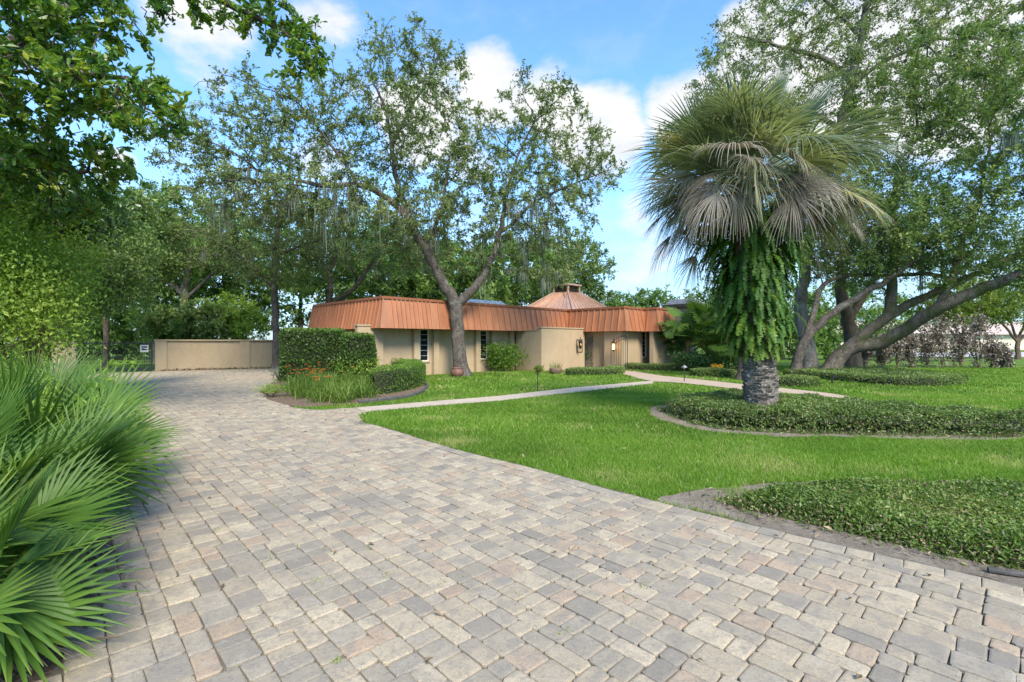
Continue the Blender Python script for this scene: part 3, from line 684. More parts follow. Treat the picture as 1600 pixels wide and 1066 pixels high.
mb = MB(); gbox(mb, 0, .09, -.045, .045, .06, 1.74); mb.build('gate_post', M['iron'], vg)
mb = MB(); gbox(mb, GL-.1, GL, -.045, .045, .02, 1.76); mb.build('gate_post', M['iron'], vg)
for z in (.08, .52, 1.6):
    mb = MB(); gbox(mb, .09, GL-.1, -.03, .03, z, z+(.12 if z < .1 else .05)); mb.build('rail', M['iron'], vg)
for i in range(28):
    t = .09+(GL-.19)*(i+.5)/28; mb = MB(); gbox(mb, t-.011, t+.011, -.012, .012, .09, 1.74); mb.build('picket', M['iron'], vg)
sg = thing('gate_sign', 'small white square sign with dark print on the drive gate', 'sign', (*(ga+gd*(GL-.42)+gn*.05), 1.35))
mb = MB(); gbox(mb, GL-.58, GL-.2, .035, .045, 1.12, 1.52); mb.build('sign_board', M['white'], sg)
M['print'] = matsimple('dark_print', (.05, .03, .035), (.09, .04, .04), 8, .7)
mb = MB(); gbox(mb, GL-.52, GL-.26, .046, .049, 1.36, 1.45).hexa([(*(ga+gd*(GL-.52)+gn*.046), 1.22), (*(ga+gd*(GL-.26)+gn*.046), 1.22), (*(ga+gd*(GL-.26)+gn*.049), 1.22), (*(ga+gd*(GL-.52)+gn*.049), 1.22)], [(*(ga+gd*(GL-.52)+gn*.046), 1.34), (*(ga+gd*(GL-.26)+gn*.046), 1.28), (*(ga+gd*(GL-.26)+gn*.049), 1.28), (*(ga+gd*(GL-.52)+gn*.049), 1.34)])
mb.build('sign_print', M['print'], sg)
# ------------------------------------------------------------ foliage tools
def leafq(rng, C, L, W, axis=None, up=0.5, jit=1.0, fold=.18, lvar=.3):
    "one folded rhombic leaf per centre"
    n = len(C); a = rng.normal(0, 1, (n, 3))*jit
    if axis is not None: a = a+axis
    a = unit(a); nn = rng.normal(0, 1, (n, 3)); nn[:, 2] += up*2; nn = unit(nn-a*(nn*a).sum(1)[:, None]); b = np.cross(a, nn)
    s = (1+rng.normal(0, lvar, n)).clip(.45, 1.8)[:, None]; l = L*s; w = W*s
    V = np.stack([C-a*l*.5, C-a*l*.05+b*w*.5+nn*w*fold, C+a*l*.5, C-a*l*.05-b*w*.5+nn*w*fold], 1)
    return V.reshape(-1, 3), np.arange(4*n).reshape(n, 4)
def leaf6(rng, C, L, W, axis=None, up=0.5, jit=1.0):
    "a larger leaf: two quads folded along the midrib, tip drooping"
    n = len(C); a = rng.normal(0, 1, (n, 3))*jit
    if axis is not None: a = a+axis
    a = unit(a); nn = rng.normal(0, 1, (n, 3)); nn[:, 2] += up*2; nn = unit(nn-a*(nn*a).sum(1)[:, None]); b = np.cross(a, nn)
    s = (1+rng.normal(0, .25, n)).clip(.5, 1.7)[:, None]; l = L*s; w = W*s
    V = np.stack([C-a*l*.5, C-a*l*.18+b*w*.45+nn*w*.16, C+a*l*.18+b*w*.42+nn*w*.10, C+a*l*.5-nn*l*.10, C+a*l*.18-b*w*.42+nn*w*.10, C-a*l*.18-b*w*.45+nn*w*.16], 1)
    i = np.arange(n)[:, None]*6
    return V.reshape(-1, 3), np.concatenate([i+np.array([[0, 1, 2, 3]]), i+np.array([[0, 3, 4, 5]])])
def leaft(rng, C, L, W, axis=None, up=0.5, jit=1.0):
    "one triangle per leaf, for trees far away"
    n = len(C); a = rng.normal(0, 1, (n, 3))*jit
    if axis is not None: a = a+axis
    a = unit(a); nn = rng.normal(0, 1, (n, 3)); nn[:, 2] += up*2; nn = unit(nn-a*(nn*a).sum(1)[:, None]); b = np.cross(a, nn)
    s = (1+rng.normal(0, .3, n)).clip(.5, 1.8)[:, None]; l = L*1.3*s; w = W*1.3*s
    V = np.stack([C-a*l*.5+b*w*.5, C+a*l*.5, C-a*l*.4-b*w*.5], 1)
    return V.reshape(-1, 3), np.arange(3*n).reshape(n, 3)
def ellips(rng, n, blobs):
    "random points inside the union of ellipsoids (px x, px y, depth, px rx, px ry, depth radius, weight)"
    w = np.array([b[6] if len(b) > 6 else b[3]*b[4] for b in blobs], float); k = rng.choice(len(blobs), n, p=w/w.sum())
    d = unit(rng.normal(0, 1, (n, 3)))*(rng.random(n)**.42)[:, None]
    out = np.zeros((n, 3))
    for j, b in enumerate(blobs):
        i = k == j; c = P(b[0], b[1], b[2]); s = b[2]/F
        out[i] = c+d[i]*np.array((b[3]*s, b[5], b[4]*s))
    return out
def grow(rng, limbs, att, step=.45, kill=.7, infl=4.0, iters=70, jitter=.22, sag=0.0):
    "space colonisation from hand-placed limbs: returns node positions, parents, given radii"
    pos = []; par = []; rad = []
    def find(p):
        if not pos: return -1
        d = np.linalg.norm(np.array(pos)-p, axis=1); return int(d.argmin())
    for lb in limbs:
        pts = np.array([l[:3] for l in lb], float); rr = np.array([l[3] for l in lb])
        seg = np.linalg.norm(np.diff(pts, axis=0), axis=1); cum = np.concatenate([[0], np.cumsum(seg)]); n = max(2, int(cum[-1]/step))
        t = np.linspace(0, cum[-1], n+1)
        # smooth the hand-placed line
        tt = np.stack([np.interp(t, cum, pts[:, k]) for k in range(3)], 1); r = np.interp(t, cum, rr)
        for _ in range(2): tt[1:-1] = tt[1:-1]*.5+(tt[:-2]+tt[2:])*.25
        tt[1:-1] += rng.normal(0, .03, tt[1:-1].shape)*np.minimum(1, r[1:-1]*8)[:, None]
        p = find(tt[0]); start = 0 if p < 0 else 1
        for i in range(start, len(tt)):
            pos.append(tt[i]); par.append(p); rad.append(r[i]); p = len(pos)-1
    nroot = len(pos)
    pos = np.array(pos); A = att.copy()
    dn = np.full(len(A), 1e9); ix = np.zeros(len(A), int)
    lo = min(3, len(pos)-1)
    def upd(i0):
        nonlocal dn, ix
        nw = pos[i0:]
        for c in range(0, len(nw), 256):
            d = np.linalg.norm(A[:, None, :]-nw[None, c:c+256, :], axis=2); k = d.argmin(1); m = d[np.arange(len(A)), k]
            b = m < dn; dn[b] = m[b]; ix[b] = k[b]+i0+c
    upd(0); nch = np.zeros(len(pos), int)
    for it in range(iters):
        if len(A) == 0: break
        act = dn < (infl if it > 12 else infl*4)
        if not act.any(): break
        dirs = unit(A[act]-pos[ix[act]]); acc = np.zeros_like(pos); np.add.at(acc, ix[act], dirs)
        s = np.nonzero(np.linalg.norm(acc, axis=1) > 1e-6)[0]; s = s[nch[s] < 4]
        if len(s) == 0: break
        d = unit(acc[s]); d = unit(d+rng.normal(0, jitter, d.shape)-np.array((0, 0, sag)))
        nw = pos[s]+d*step; i0 = len(pos)
        pos = np.concatenate([pos, nw]); par += list(s); rad += [0]*len(s); nch[s] += 1; nch = np.concatenate([nch, np.zeros(len(s), int)])
        upd(i0); keep = dn > kill; A = A[keep]; dn = dn[keep]; ix = ix[keep]
        if len(pos) > 9000: break
    par = np.array(par); n = len(pos); r = np.zeros(n); e = 2.25; acc = np.zeros(n)
    for i in range(n-1, -1, -1):
        r[i] = max(acc[i], .0105**e)
        if par[i] >= 0: acc[par[i]] += r[i]
    r = r**(1/e); given = np.array(rad)
    r = np.where(given > 0, np.maximum(given, np.minimum(r, given*1.15)), r)
    for i in range(n):
        if par[i] >= 0: r[i] = min(r[i], r[par[i]]*.97 if given[i] == 0 else 9)
    return pos, par, r, nroot
def branch_mesh(pos, par, r, rmin=.0, flare=None):
    n = len(pos); ch = [[] for _ in range(n)]
    for i in range(n):
        if par[i] >= 0: ch[par[i]].append(i)
    V = []; Q = []; off = 0; st = [i for i in range(n) if par[i] < 0]; chains = []
    stack = [(s, None) for s in st]
    while stack:
        i, p = stack.pop(); c = [p] if p is not None else []; cur = i
        while True:
            c.append(cur)
            if not ch[cur]: break
            k = max(ch[cur], key=lambda j: r[j])
            for j in ch[cur]:
                if j != k: stack.append((j, cur))
            cur = k
        chains.append((c, p is not None))
    for c, sub in chains:
        rr = r[c].copy()
        if sub: rr[0] = min(rr[0], rr[1]*1.25)
        if len(c) < 2 or rr.max() < rmin: continue
        k = 12 if rr.max() > .2 else 8 if rr.max() > .09 else 5 if rr.max() > .035 else 3
        v, q = tube_arrays(pos[c], rr, k)
        V.append(v); Q.append(q+off); off += len(v)
    return np.concatenate(V), np.concatenate(Q)
def tree(name, label, base, limbs, blobs, natt, leaves, L, W, leafmat, bark, cat='tree', seed=1, step=.45, kill=.7, infl=4.0, iters=60, spread=.28, thr=.03, moss=0, group=None, up=.5, big=False, sag=0, mossrange=None, extra=None, rmin=.0, jit=1.0, flare=1.35, far=False):
    rng = np.random.default_rng(seed)
    t = thing(name, label, cat, tuple(base), 0, group)
    att = ellips(rng, natt, blobs)
    pos, par, r, nroot = grow(rng, limbs, att, step, kill, infl, iters, sag=sag)
    V, Q = branch_mesh(pos, par, r, rmin)
    zb = V[:, 2]-base[2]
    near = (zb < .7) & (zb > -.5)
    dxy = V[:, :2]-np.array(base[:2]); f = 1+(flare-1)*np.clip(1-zb/.7, 0, 1)**2
    cl = near & (np.linalg.norm(dxy, axis=1) < 1.6); V[cl, :2] = np.array(base[:2])+dxy[cl]*f[cl][:, None]
    V += rng.normal(0, 1, V.shape)*0
    mk('trunk', V, Q, bark, t, smooth=True)
    tip = np.nonzero((r < thr) & (np.arange(len(r)) >= 2) & (par >= 0))[0]
    w = rng.random(len(tip))**2.2+.08
    per = 13; ncl = leaves//per; kc = rng.choice(tip, ncl, p=w/w.sum())
    # leafy twigs: each cluster is a short shoot with leaves set along it
    gd = unit(pos[kc]-pos[par[kc]]); td = unit(gd*.7+rng.normal(0, .75, (ncl, 3))+np.array((0, 0, .15))); tl = spread*rng.uniform(1.3, 3.2, ncl)
    b0 = pos[kc]+(pos[par[kc]]-pos[kc])*rng.random((ncl, 1)); k = np.repeat(kc, per); leaves = len(k)
    tt_ = np.tile(np.linspace(.15, 1.05, per), ncl)+rng.normal(0, .05, leaves); tdr = np.repeat(td, per, 0); tlr = np.repeat(tl, per)
    C = np.repeat(b0, per, 0)+tdr*(tt_*tlr)[:, None]+rng.normal(0, .2*spread, (leaves, 3))-np.array((0, 0, 1.))*(.18*tlr*tt_**2)[:, None]
    if not far:
        sd_ = unit(np.cross(td, rng.normal(0, 1, (ncl, 3))))*.006; e_ = b0+td*tl[:, None]-np.array((0, 0, .18))*tl[:, None]
        Vt = np.stack([b0-sd_, b0+sd_, e_+sd_*.4, e_-sd_*.4], 1).reshape(-1, 3); mk('twigs', Vt, np.arange(4*ncl).reshape(ncl, 4), bark, t, kind='stuff')
    ax = tdr*.7
    V, Q = (leaf6 if big else leaft if far else leafq)(rng, C, L, W, ax, up, jit)
    q = 6 if big else 3 if far else 4
    node_t = rng.normal(0, .17, len(pos)); base_t = .45+node_t[k]
    tint = np.repeat((base_t+rng.normal(0, .16, len(C))).clip(0, 1), q)
    mk('crown', V, Q, leafmat, t, tint=tint, kind='stuff')
    if moss:
        add_moss(rng, t, pos, r, moss, mossrange)
    return t, pos, r
def add_moss(rng, t, pos, r, n, rg, lmin=.35, lmax=2.2):
    ok = np.nonzero((r > .015) & (r < .2))[0]
    if rg is not None: ok = ok[rg(pos[ok])]
    if len(ok) == 0: return
    V = []; Q = []; off = 0
    for _ in range(n):
        p = pos[rng.choice(ok)]; ns = rng.integers(8, 20); Lc = lmin+(lmax-lmin)*rng.random()**2; rad = rng.uniform(.08, .22)
        for _s in range(ns):
            q = p+np.append(rng.normal(0, rad, 2), -rng.random()*.1); L_ = Lc*rng.uniform(.35, 1); m_ = 5
            th = rng.random()*math.pi; w = np.array((math.cos(th), math.sin(th), 0))*rng.uniform(.012, .028)
            z = np.linspace(0, 1, m_); c = q+np.stack([np.cumsum(rng.normal(0, .02, m_)), np.cumsum(rng.normal(0, .02, m_)), -z*L_], 1)
            ww = w[None, :]*np.array([1, 1.2, 1, .7, .15])[:, None]
            V += [c-ww, c+ww]; i = np.arange(m_-1); Q.append(np.stack([off+i, off+i+1, off+m_+i+1, off+m_+i], 1)); off += 2*m_
    V = np.concatenate(V); mk('hanging_moss', V, np.concatenate(Q), M['moss'], t, tint=np.repeat(rng.random(len(V)//10), 10), kind='stuff')
RS = 1.0
def lm(pts, D=None):
    "limb from (px x, px y, depth, radius)"
    return [tuple(P(x, y, d))+(r*RS,) for (x, y, d, r) in pts]

# ------------------------------------------------------------ the forked oak before the house
RS = .86
limbs = [lm([(723, 588, 24.5, .47), (718, 560, 24.5, .41), (715, 520, 24.5, .38), (713, 478, 24.5, .40)]),
         lm([(713, 478, 24.5, .36), (692, 440, 24.3, .30), (664, 390, 24, .26), (640, 345, 23.6, .22), (606, 308, 23, .17), (560, 286, 22.5, .13), (505, 292, 22, .10), (440, 275, 21.5, .06)]),
         lm([(640, 345, 23.6, .20), (622, 290, 24, .15), (612, 230, 24.3, .12), (604, 170, 24.6, .08), (575, 115, 25, .05)]),
         lm([(612, 230, 24.3, .09), (640, 170, 24.2, .07), (680, 110, 24, .04)]),
         lm([(664, 390, 24, .14), (690, 330, 24.5, .1), (700, 260, 25, .06)]),
         lm([(713, 478, 24.5, .30), (742, 452, 24.6, .24), (766, 412, 25, .2), (782, 365, 25.4, .16), (788, 310, 25.8, .11), (806, 250, 26, .07), (835, 190, 26, .04)]),
         lm([(782, 365, 25.4, .12), (835, 315, 25.2, .09), (890, 290, 25, .05), (940, 270, 24.8, .03)]),
         lm([(560, 286, 22.5, .09), (520, 230, 22.3, .07), (480, 180, 22, .04)])]
blobs = [(650, 110, 24.5, 95, 70, 3.2), (600, 190, 24, 150, 85, 4.2), (440, 190, 22.3, 140, 75, 3.6), (330, 235, 21.8, 105, 50, 3.0), (845, 205, 25.6, 95, 75, 3.6), (900, 265, 25.2, 80, 55, 3.0),
         (520, 320, 22.5, 210, 55, 4.0), (830, 330, 25, 115, 75, 3.6), (700, 250, 25, 100, 90, 4.0), (400, 300, 22, 130, 60, 3), (690, 370, 25.5, 120, 60, 3.5, 8000), (860, 410, 25.5, 60, 50, 2.5, 3000), (760, 290, 25.5, 70, 60, 3)]
tree('oak_tree', 'forked live oak with hanging moss rising before the copper-roofed house', (-2.5, 24.4, 0), limbs, blobs, 5200, 122000, .135, .058, M['oak'], M['bark'],
     seed=11, step=.36, kill=.48, infl=3.5, iters=75, spread=.20, moss=120, mossrange=lambda p: (p[:, 2] < 9.5) & (p[:, 2] > 4.6))

# ------------------------------------------------------------ the big oak group on the right
RS = .9
limbs = [lm([(1293, 584, 25, .50), (1305, 562, 25, .44), (1330, 540, 24.6, .38), (1378, 540, 24, .33), (1425, 508, 23, .32), (1463, 481, 22, .30), (1530, 452, 21, .27), (1600, 428, 20, .22), (1700, 390, 19, .15)]),
         lm([(1330, 540, 24.6, .33), (1385, 495, 24, .26), (1430, 470, 24, .22), (1500, 440, 24, .17), (1590, 395, 24, .1)]),
         lm([(1390, 494, 24, .28), (1392, 440, 24, .24), (1400, 390, 24, .17), (1395, 330, 24.3, .12), (1400, 260, 24.5, .08)]),
         lm([(1463, 481, 22, .2), (1490, 430, 22.3, .17), (1500, 380, 22.5, .13), (1530, 320, 22.5, .09), (1540, 250, 22.5, .05)]),
         lm([(1500, 440, 24, .12), (1450, 425, 24.5, .12), (1400, 432, 25, .1), (1340, 430, 25.5, .08)]),
         lm([(1430, 470, 24, .14), (1540, 420, 23, .11), (1620, 395, 22, .07)])]
blobs = [(1420, 330, 24, 150, 90, 4), (1540, 330, 22, 130, 110, 4), (1560, 200, 21.5, 130, 90, 4), (1400, 220, 24.5, 120, 80, 3.5), (1640, 350, 20, 90, 120, 3), (1340, 400, 25, 90, 60, 3), (1500, 400, 23, 120, 50, 3), (1480, 120, 23, 150, 70, 3.5)]
tree('oak_tree', 'leaning oak with mossy horizontal limbs reaching toward the street', tuple(P(1293, 586, 25)*np.array((1, 1, 0))), limbs, blobs, 4400, 92000, .135, .06, M['oak_bright'], M['bark_moss'],
     seed=21, step=.4, kill=.6, infl=3.5, iters=60, spread=.25, moss=20, mossrange=lambda p: p[:, 2] > 5)
limbs = [lm([(1240, 588, 23.5, .30), (1246, 560, 23.5, .25), (1262, 520, 23.4, .22), (1300, 490, 23.2, .19), (1345, 462, 23, .17), (1383, 440, 22.8, .14), (1440, 400, 22.5, .08)]),
         lm([(1262, 520, 23.4, .17), (1275, 470, 23.6, .14), (1285, 440, 23.8, .12), (1320, 430, 24, .1), (1370, 428, 24.4, .06)])]
blobs = [(1330, 350, 23.5, 110, 70, 3.5), (1420, 360, 22.5, 90, 60, 3), (1280, 330, 24.5, 90, 70, 3)]
tree('oak_tree', 'slim forked oak leaning right behind the fan palm', tuple(P(1240, 589, 23.5)*np.array((1, 1, 0))), limbs, blobs, 1100, 24000, .12, .055, M['oak_bright'], M['bark'], seed=22, step=.4, kill=.6, infl=3.5, iters=40, spread=.25)
RS = 1.05
limbs = [lm([(1266, 586, 26, .42), (1266, 560, 26, .36), (1255, 520, 26.2, .33), (1250, 480, 26.5, .3), (1260, 400, 27, .26), (1280, 300, 27, .25), (1312, 200, 27, .24), (1330, 130, 27, .22), (1345, 60, 27, .18), (1360, -30, 27, .12)]),
         lm([(1330, 130, 27, .15), (1290, 90, 26.5, .13), (1230, 75, 26, .09), (1170, 60, 25.5, .05)]),
         lm([(1312, 200, 27, .14), (1240, 160, 26.5, .11), (1150, 140, 26, .08), (1100, 140, 25.5, .04)]),
         lm([(1330, 130, 27, .13), (1390, 90, 26.5, .1), (1470, 60, 26, .06)]),
         lm([(1345, 60, 27, .1), (1300, 10, 26.5, .08), (1240, -40, 26, .05)])]
blobs = [(1210, 60, 26, 115, 60, 3.5), (1130, 120, 25.7, 60, 55, 2.5), (1400, 60, 26.5, 130, 75, 3.5), (1300, 130, 26.5, 130, 70, 3.5), (1520, 60, 25.5, 120, 80, 3.5), (1350, -40, 26.5, 200, 60, 4), (1120, 230, 26.5, 95, 65, 2.8), (1050, 240, 26.5, 50, 45, 2), (1200, 260, 27, 90, 90, 3), (1560, 150, 25, 90, 80, 3)]
tree('oak_tree', 'tall pale-barked oak whose crown spreads above the fan palm', tuple(P(1266, 587, 26)*np.array((1, 1, 0))), limbs, blobs, 4600, 94000, .135, .058, M['oak'], M['bark_pale'],
     seed=23, step=.4, kill=.6, infl=3.5, iters=70, spread=.24)
limbs = [lm([(1332, 580, 30, .45), (1332, 540, 30, .4), (1326, 500, 30, .36), (1310, 460, 30, .3), (1320, 400, 30, .2)]), lm([(1326, 500, 30, .25), (1350, 460, 30, .2), (1375, 420, 30, .12)])]
blobs = [(1330, 390, 30, 110, 50, 4), (1440, 400, 31, 90, 45, 4)]
tree('oak_tree', 'dark-trunked oak standing behind the mossy leaning limb', tuple(P(1332, 581, 30)*np.array((1, 1, 0))), limbs, blobs, 600, 12000, .15, .07, M['oak_bright'], M['bark_brown'], seed=24, step=.5, kill=.7, iters=40, spread=.3)
limbs = [lm([(1166, 594, 21.8, .36), (1166, 560, 21.8, .30), (1160, 500, 21.8, .27), (1165, 430, 22, .2), (1180, 380, 22, .1)])]
blobs = [(1150, 440, 22, 45, 40, 1.6), (1200, 400, 22.3, 60, 50, 2)]
tree('oak_tree', 'thick grey trunk half hidden just left of the palm trunk', tuple(P(1166, 595, 21.8)*np.array((1, 1, 0))), limbs, blobs, 500, 9000, .12, .055, M['oak_bright'], M['bark_brown'], seed=25, step=.35, kill=.5, iters=40, spread=.22)

# ------------------------------------------------------------ trees behind the wall and house
def simple(label, x, yb, D, lean, top, blobs, nl, L, mat, bark, seed, r0=.3, natt=700, spread=.32, **kw):
    b = P(x, yb, D); b[2] = 0
    limbs = [[(b[0], b[1], -.05, r0), (*(P(x+lean*.35, CY-(CY-top)*.45, D)), r0*.72), (*(P(x+lean, top, D)), r0*.4)]]
    return tree('tree', label, tuple(b), limbs, blobs, natt, nl, L, L*.48, mat, bark, seed=seed, step=.55, kill=.8, infl=4.5, iters=45, spread=spread, thr=.035, far=True, **kw)
RS = .78
# tree with straight dark trunk beside the boundary wall
limbs = [lm([(433, 577, 29.5, .33), (432, 520, 29.5, .27), (428, 450, 29.5, .25), (432, 380, 29.5, .2), (440, 320, 29.3, .12)]), lm([(428, 450, 29.5, .14), (390, 410, 29, .1), (345, 385, 28.5, .06)]), lm([(430, 400, 29.5, .12), (480, 380, 29.5, .08), (530, 370, 29.5, .05)])]
tree('oak_tree', 'straight dark-trunked oak standing beside the boundary wall end', tuple(P(433, 577, 29.5)*np.array((1, 1, 0))), limbs, [(430, 340, 29, 130, 60, 3.5), (330, 380, 28.5, 90, 55, 3), (500, 390, 29.5, 90, 40, 3), (420, 400, 29, 100, 50, 3)], 1100, 24000, .14, .064, M['oak'], M['bark'], seed=31, step=.45, kill=.65, iters=50, spread=.28, moss=22, mossrange=lambda p: p[:, 2] > 4)
limbs = [lm([(512, 560, 33, .3), (512, 480, 33, .26), (520, 450, 33, .22), (512, 425, 33, .18), (530, 395, 33, .13)]), lm([(515, 478, 33, .22), (560, 445, 33, .19), (580, 410, 33, .13), (600, 380, 33, .08)]), lm([(560, 445, 33, .1), (548, 415, 33, .08), (540, 395, 33, .06)])]
tree('oak_tree', 'crooked twin-stemmed oak rising behind the left end of the roof', tuple(P(512, 575, 33)*np.array((1, 1, 0))), limbs, [(540, 360, 33, 130, 50, 4), (620, 390, 33.5, 100, 45, 3.5), (470, 420, 33, 60, 30, 3)], 900, 20000, .16, .075, M['bgtree'], M['bark'], seed=32, step=.5, kill=.7, iters=45, spread=.3, moss=30, mossrange=lambda p: p[:, 2] > 5)
limbs = [lm([(288, 570, 36, .4), (288, 470, 36, .35), (290, 440, 36, .3), (298, 400, 36, .22), (310, 360, 36, .12)]), lm([(288, 460, 36, .25), (265, 440, 36, .2), (215, 430, 35.5, .14)]), lm([(288, 470, 36, .2), (330, 430, 36, .14), (360, 400, 36, .08)])]
tree('tree', 'pale-limbed tree spreading above the shrubs beyond the boundary wall', tuple(P(288, 576, 36)*np.array((1, 1, 0))), limbs, [(280, 350, 36, 120, 65, 4.5), (350, 380, 36, 80, 55, 4), (215, 380, 35, 60, 50, 3.5)], 1100, 26000, .18, .085, M['bgtree'], M['bark'], seed=33, step=.5, kill=.75, iters=45, spread=.32, far=True)
simple('rounded dark green shrub tree right behind the tan boundary wall', 290, 575, 33, 0, 520, [(285, 500, 33, 60, 38, 2.2), (330, 508, 33.3, 50, 30, 2), (245, 505, 33, 35, 32, 1.8)], 22000, .15, M['oak_bright'], M['bark_brown'], 34, .12, 600)
simple('yellow-green shrub above the middle of the boundary wall', 385, 573, 35, 0, 520, [(385, 505, 35, 60, 28, 2.5), (350, 480, 35.5, 40, 28, 2)], 9000, .15, M['vine'], M['bark_brown'], 35, .1, 350)
simple('dense green tree rising behind the vine mass at the far left', 60, 578, 25, 40, 380, [(130, 390, 24, 90, 80, 3.5), (200, 330, 25, 70, 50, 3), (215, 420, 26, 50, 60, 3)], 34000, .14, M['oak_bright'], M['bark_brown'], 36, .25, 900)
simple('slender brown-trunked palm-like tree behind the drive gate', 167, 566, 30, -2, 470, [(165, 450, 30, 45, 30, 2)], 5000, .16, M['bgtree'], M['bark_brown'], 37, .2, 200)
for i, (x, D, y, rx, ry, lab) in enumerate([
        (70, 44, 490, 120, 70, 'dark thicket tree seen through the drive gate'), (190, 46, 500, 100, 55, 'dark shrubby tree behind the black drive gate pickets'),
        (590, 43, 395, 120, 65, 'green tree filling the space behind the left oak limb'), (640, 50, 430, 120, 50, 'dense tree behind the parapet under the oak fork'), (350, 44, 400, 110, 80, 'grey-green tree behind the straight dark oak trunk'), (245, 42, 400, 90, 80, 'tall leafy tree behind the drive gate'),
        (470, 48, 440, 120, 80, 'hazy green tree between the boundary wall and the roof'), (700, 42, 425, 110, 60, 'bright green tree behind the oak fork above the roof'),
        (800, 44, 420, 90, 70, 'leafy tree behind the roof left of the cupola'), (880, 50, 415, 80, 60, 'tall green tree directly behind the louvred cupola'),
        (1020, 60, 470, 40, 20, 'low round tree on the skyline right of the cupola'), (960, 62, 475, 45, 18, 'small dark tree on the skyline beside the cupola'),
        (1110, 48, 480, 55, 35, 'green tree on the skyline beyond the stone chimney'), (1220, 46, 500, 90, 60, 'green tree filling the gap behind the palm trunk'),
        (1330, 60, 490, 90, 50, 'background tree seen between the right-hand oak trunks')]):
    simple(lab, x, 560, D, 0, y+10, [(x, y, D, rx, ry, rx*D/F*.8), (x-rx*.5, y+25, D, rx*.6, ry*.8, 3), (x+rx*.5, y+25, D, rx*.6, ry*.8, 3)], 20000 if rx > 60 else 10000, .23, M['bgtree'] if i not in (3, 9) else M['oak_bright'], M['bark'], 50+i, .28, 420, .42, group='background trees')
for i, (x, D, y, rx, ry, lab) in enumerate([(1500, 40, 470, 75, 38, 'yellow-green multi-stemmed tree behind the brown shrub row'), (1590, 46, 465, 60, 50, 'yellow-green tree at the right edge by the street')]):
    b = P(x, 565, D); b[2] = 0
    limbs = [[(*(b+np.array((0, 0, -.05))), .2), (*P(x, 535, D), .18)]]+[[(*P(x, 535, D), .12), (*P(x+dx, 505, D), .09), (*P(x+dx*2, 480, D+k-1), .05)] for k, dx in enumerate((-25, -10, 10, 28))]
    tree('tree', lab, tuple(b), limbs, [(x, y, D, rx, ry, 3), (x-40, y+15, D, 40, 25, 2.5), (x+40, y+15, D, 40, 25, 2.5)], 600, 14000, .2, .1, M['lime'], M['bark_brown'], seed=70+i, step=.45, kill=.7, iters=40, spread=.35)

# ------------------------------------------------------------ near tree whose boughs overhang the drive from the left
limbs = [[(-11.5, 9.5, 0, .45), (-11.2, 9.5, 2.5, .38), (-10.6, 9.3, 5.0, .32), (-9.6, 9.0, 7.0, .25)],
         [(-9.6, 9.0, 7.0, .2), tuple(P(-30, 60, 8.6))+(.13,), tuple(P(60, 80, 8.5))+(.085,), tuple(P(130, 118, 8.4))+(.06,), tuple(P(200, 122, 8.3))+(.035,)],
         [(-9.6, 9.0, 7.0, .2), (-8.2, 9.3, 8.4, .16), tuple(P(220, -60, 9.5))+(.12,), tuple(P(350, 5, 9.8))+(.075,), tuple(P(420, 35, 9.9))+(.055,), tuple(P(462, 62, 10))+(.035,), tuple(P(480, 100, 10))+(.02,)],
         [(-10.6, 9.3, 5.0, .2), tuple(P(-40, 250, 10))+(.12,), tuple(P(60, 260, 10.4))+(.07,), tuple(P(130, 270, 10.6))+(.04,)]]
blobs = [(60, 50, 8.5, 110, 55, 1.3), (30, 130, 8.5, 90, 50, 1.2), (170, 140, 8.4, 85, 40, 1.0), (240, 155, 8.3, 55, 38, .8), (225, 195, 8.3, 55, 25, .7), (40, 200, 9, 80, 60, 1.3), (130, 250, 10.4, 70, 55, 1.2), (50, 300, 10.6, 110, 50, 1.4),
         (340, 10, 9.9, 60, 25, .8), (440, 45, 9.9, 60, 40, .9), (480, 95, 10, 38, 42, .8), (130, 10, 8.8, 120, 30, 1.2)]
tree('overhanging_tree', 'broad-leaved tree whose dark green boughs overhang the drive from above', (-11.5, 9.5, 0), limbs, blobs, 2400, 17000, .135, .06, M['camphor'], M['bark'], seed=41, step=.2, kill=.28, infl=2.2, iters=70, spread=.13, thr=.022, big=True, up=.3)
# ------------------------------------------------------------ clipped hedges and shrubs
def surf_box(rng, n, c, ax, ay, hx, hy, h, r=.15, z0=.0, bulge=.05):
    "points and normals on a rounded box, centre c, axes ax, ay"
    A = np.array([2*hx*h, 2*hx*h, 2*hy*h, 2*hy*h, 4*hx*hy*1.0]); k = rng.choice(5, n, p=A/A.sum()); u = rng.uniform(-1, 1, n); w = rng.random(n); x = np.zeros(n); y = np.zeros(n); z = np.zeros(n); nn = np.zeros((n, 3))
    for f, (sx, sy) in enumerate([(0, -1), (0, 1), (-1, 0), (1, 0)]):
        i = k == f
        x[i] = u[i]*hx if sx == 0 else sx*hx; y[i] = u[i]*hy if sy == 0 else sy*hy; z[i] = w[i]*h; nn[i] = (sx, sy, 0)
    i = k == 4; x[i] = u[i]*hx; y[i] = rng.uniform(-1, 1, i.sum())*hy; z[i] = h; nn[i] = (0, 0, 1)
    # round the edges
    q = np.stack([x, y, z], 1); lim = np.array((hx-r, hy-r)); inner = np.stack([np.clip(x, -lim[0], lim[0]), np.clip(y, -lim[1], lim[1]), np.minimum(z, h-r)], 1)
    d = unit(q-inner); q = inner+d*r
    wv = np.sin(q[:, 0]*3.1+c[0])*np.sin(q[:, 1]*2.7+c[1]*2)*np.sin(q[:, 2]*3.7+1); q += d*(wv*bulge)[:, None]
    W = lambda v: v[:, :1]*np.append(ax, 0)+v[:, 1:2]*np.append(ay, 0)+v[:, 2:]*np.array((0, 0, 1.))
    return W(q)+np.array((c[0], c[1], z0)), W(d)
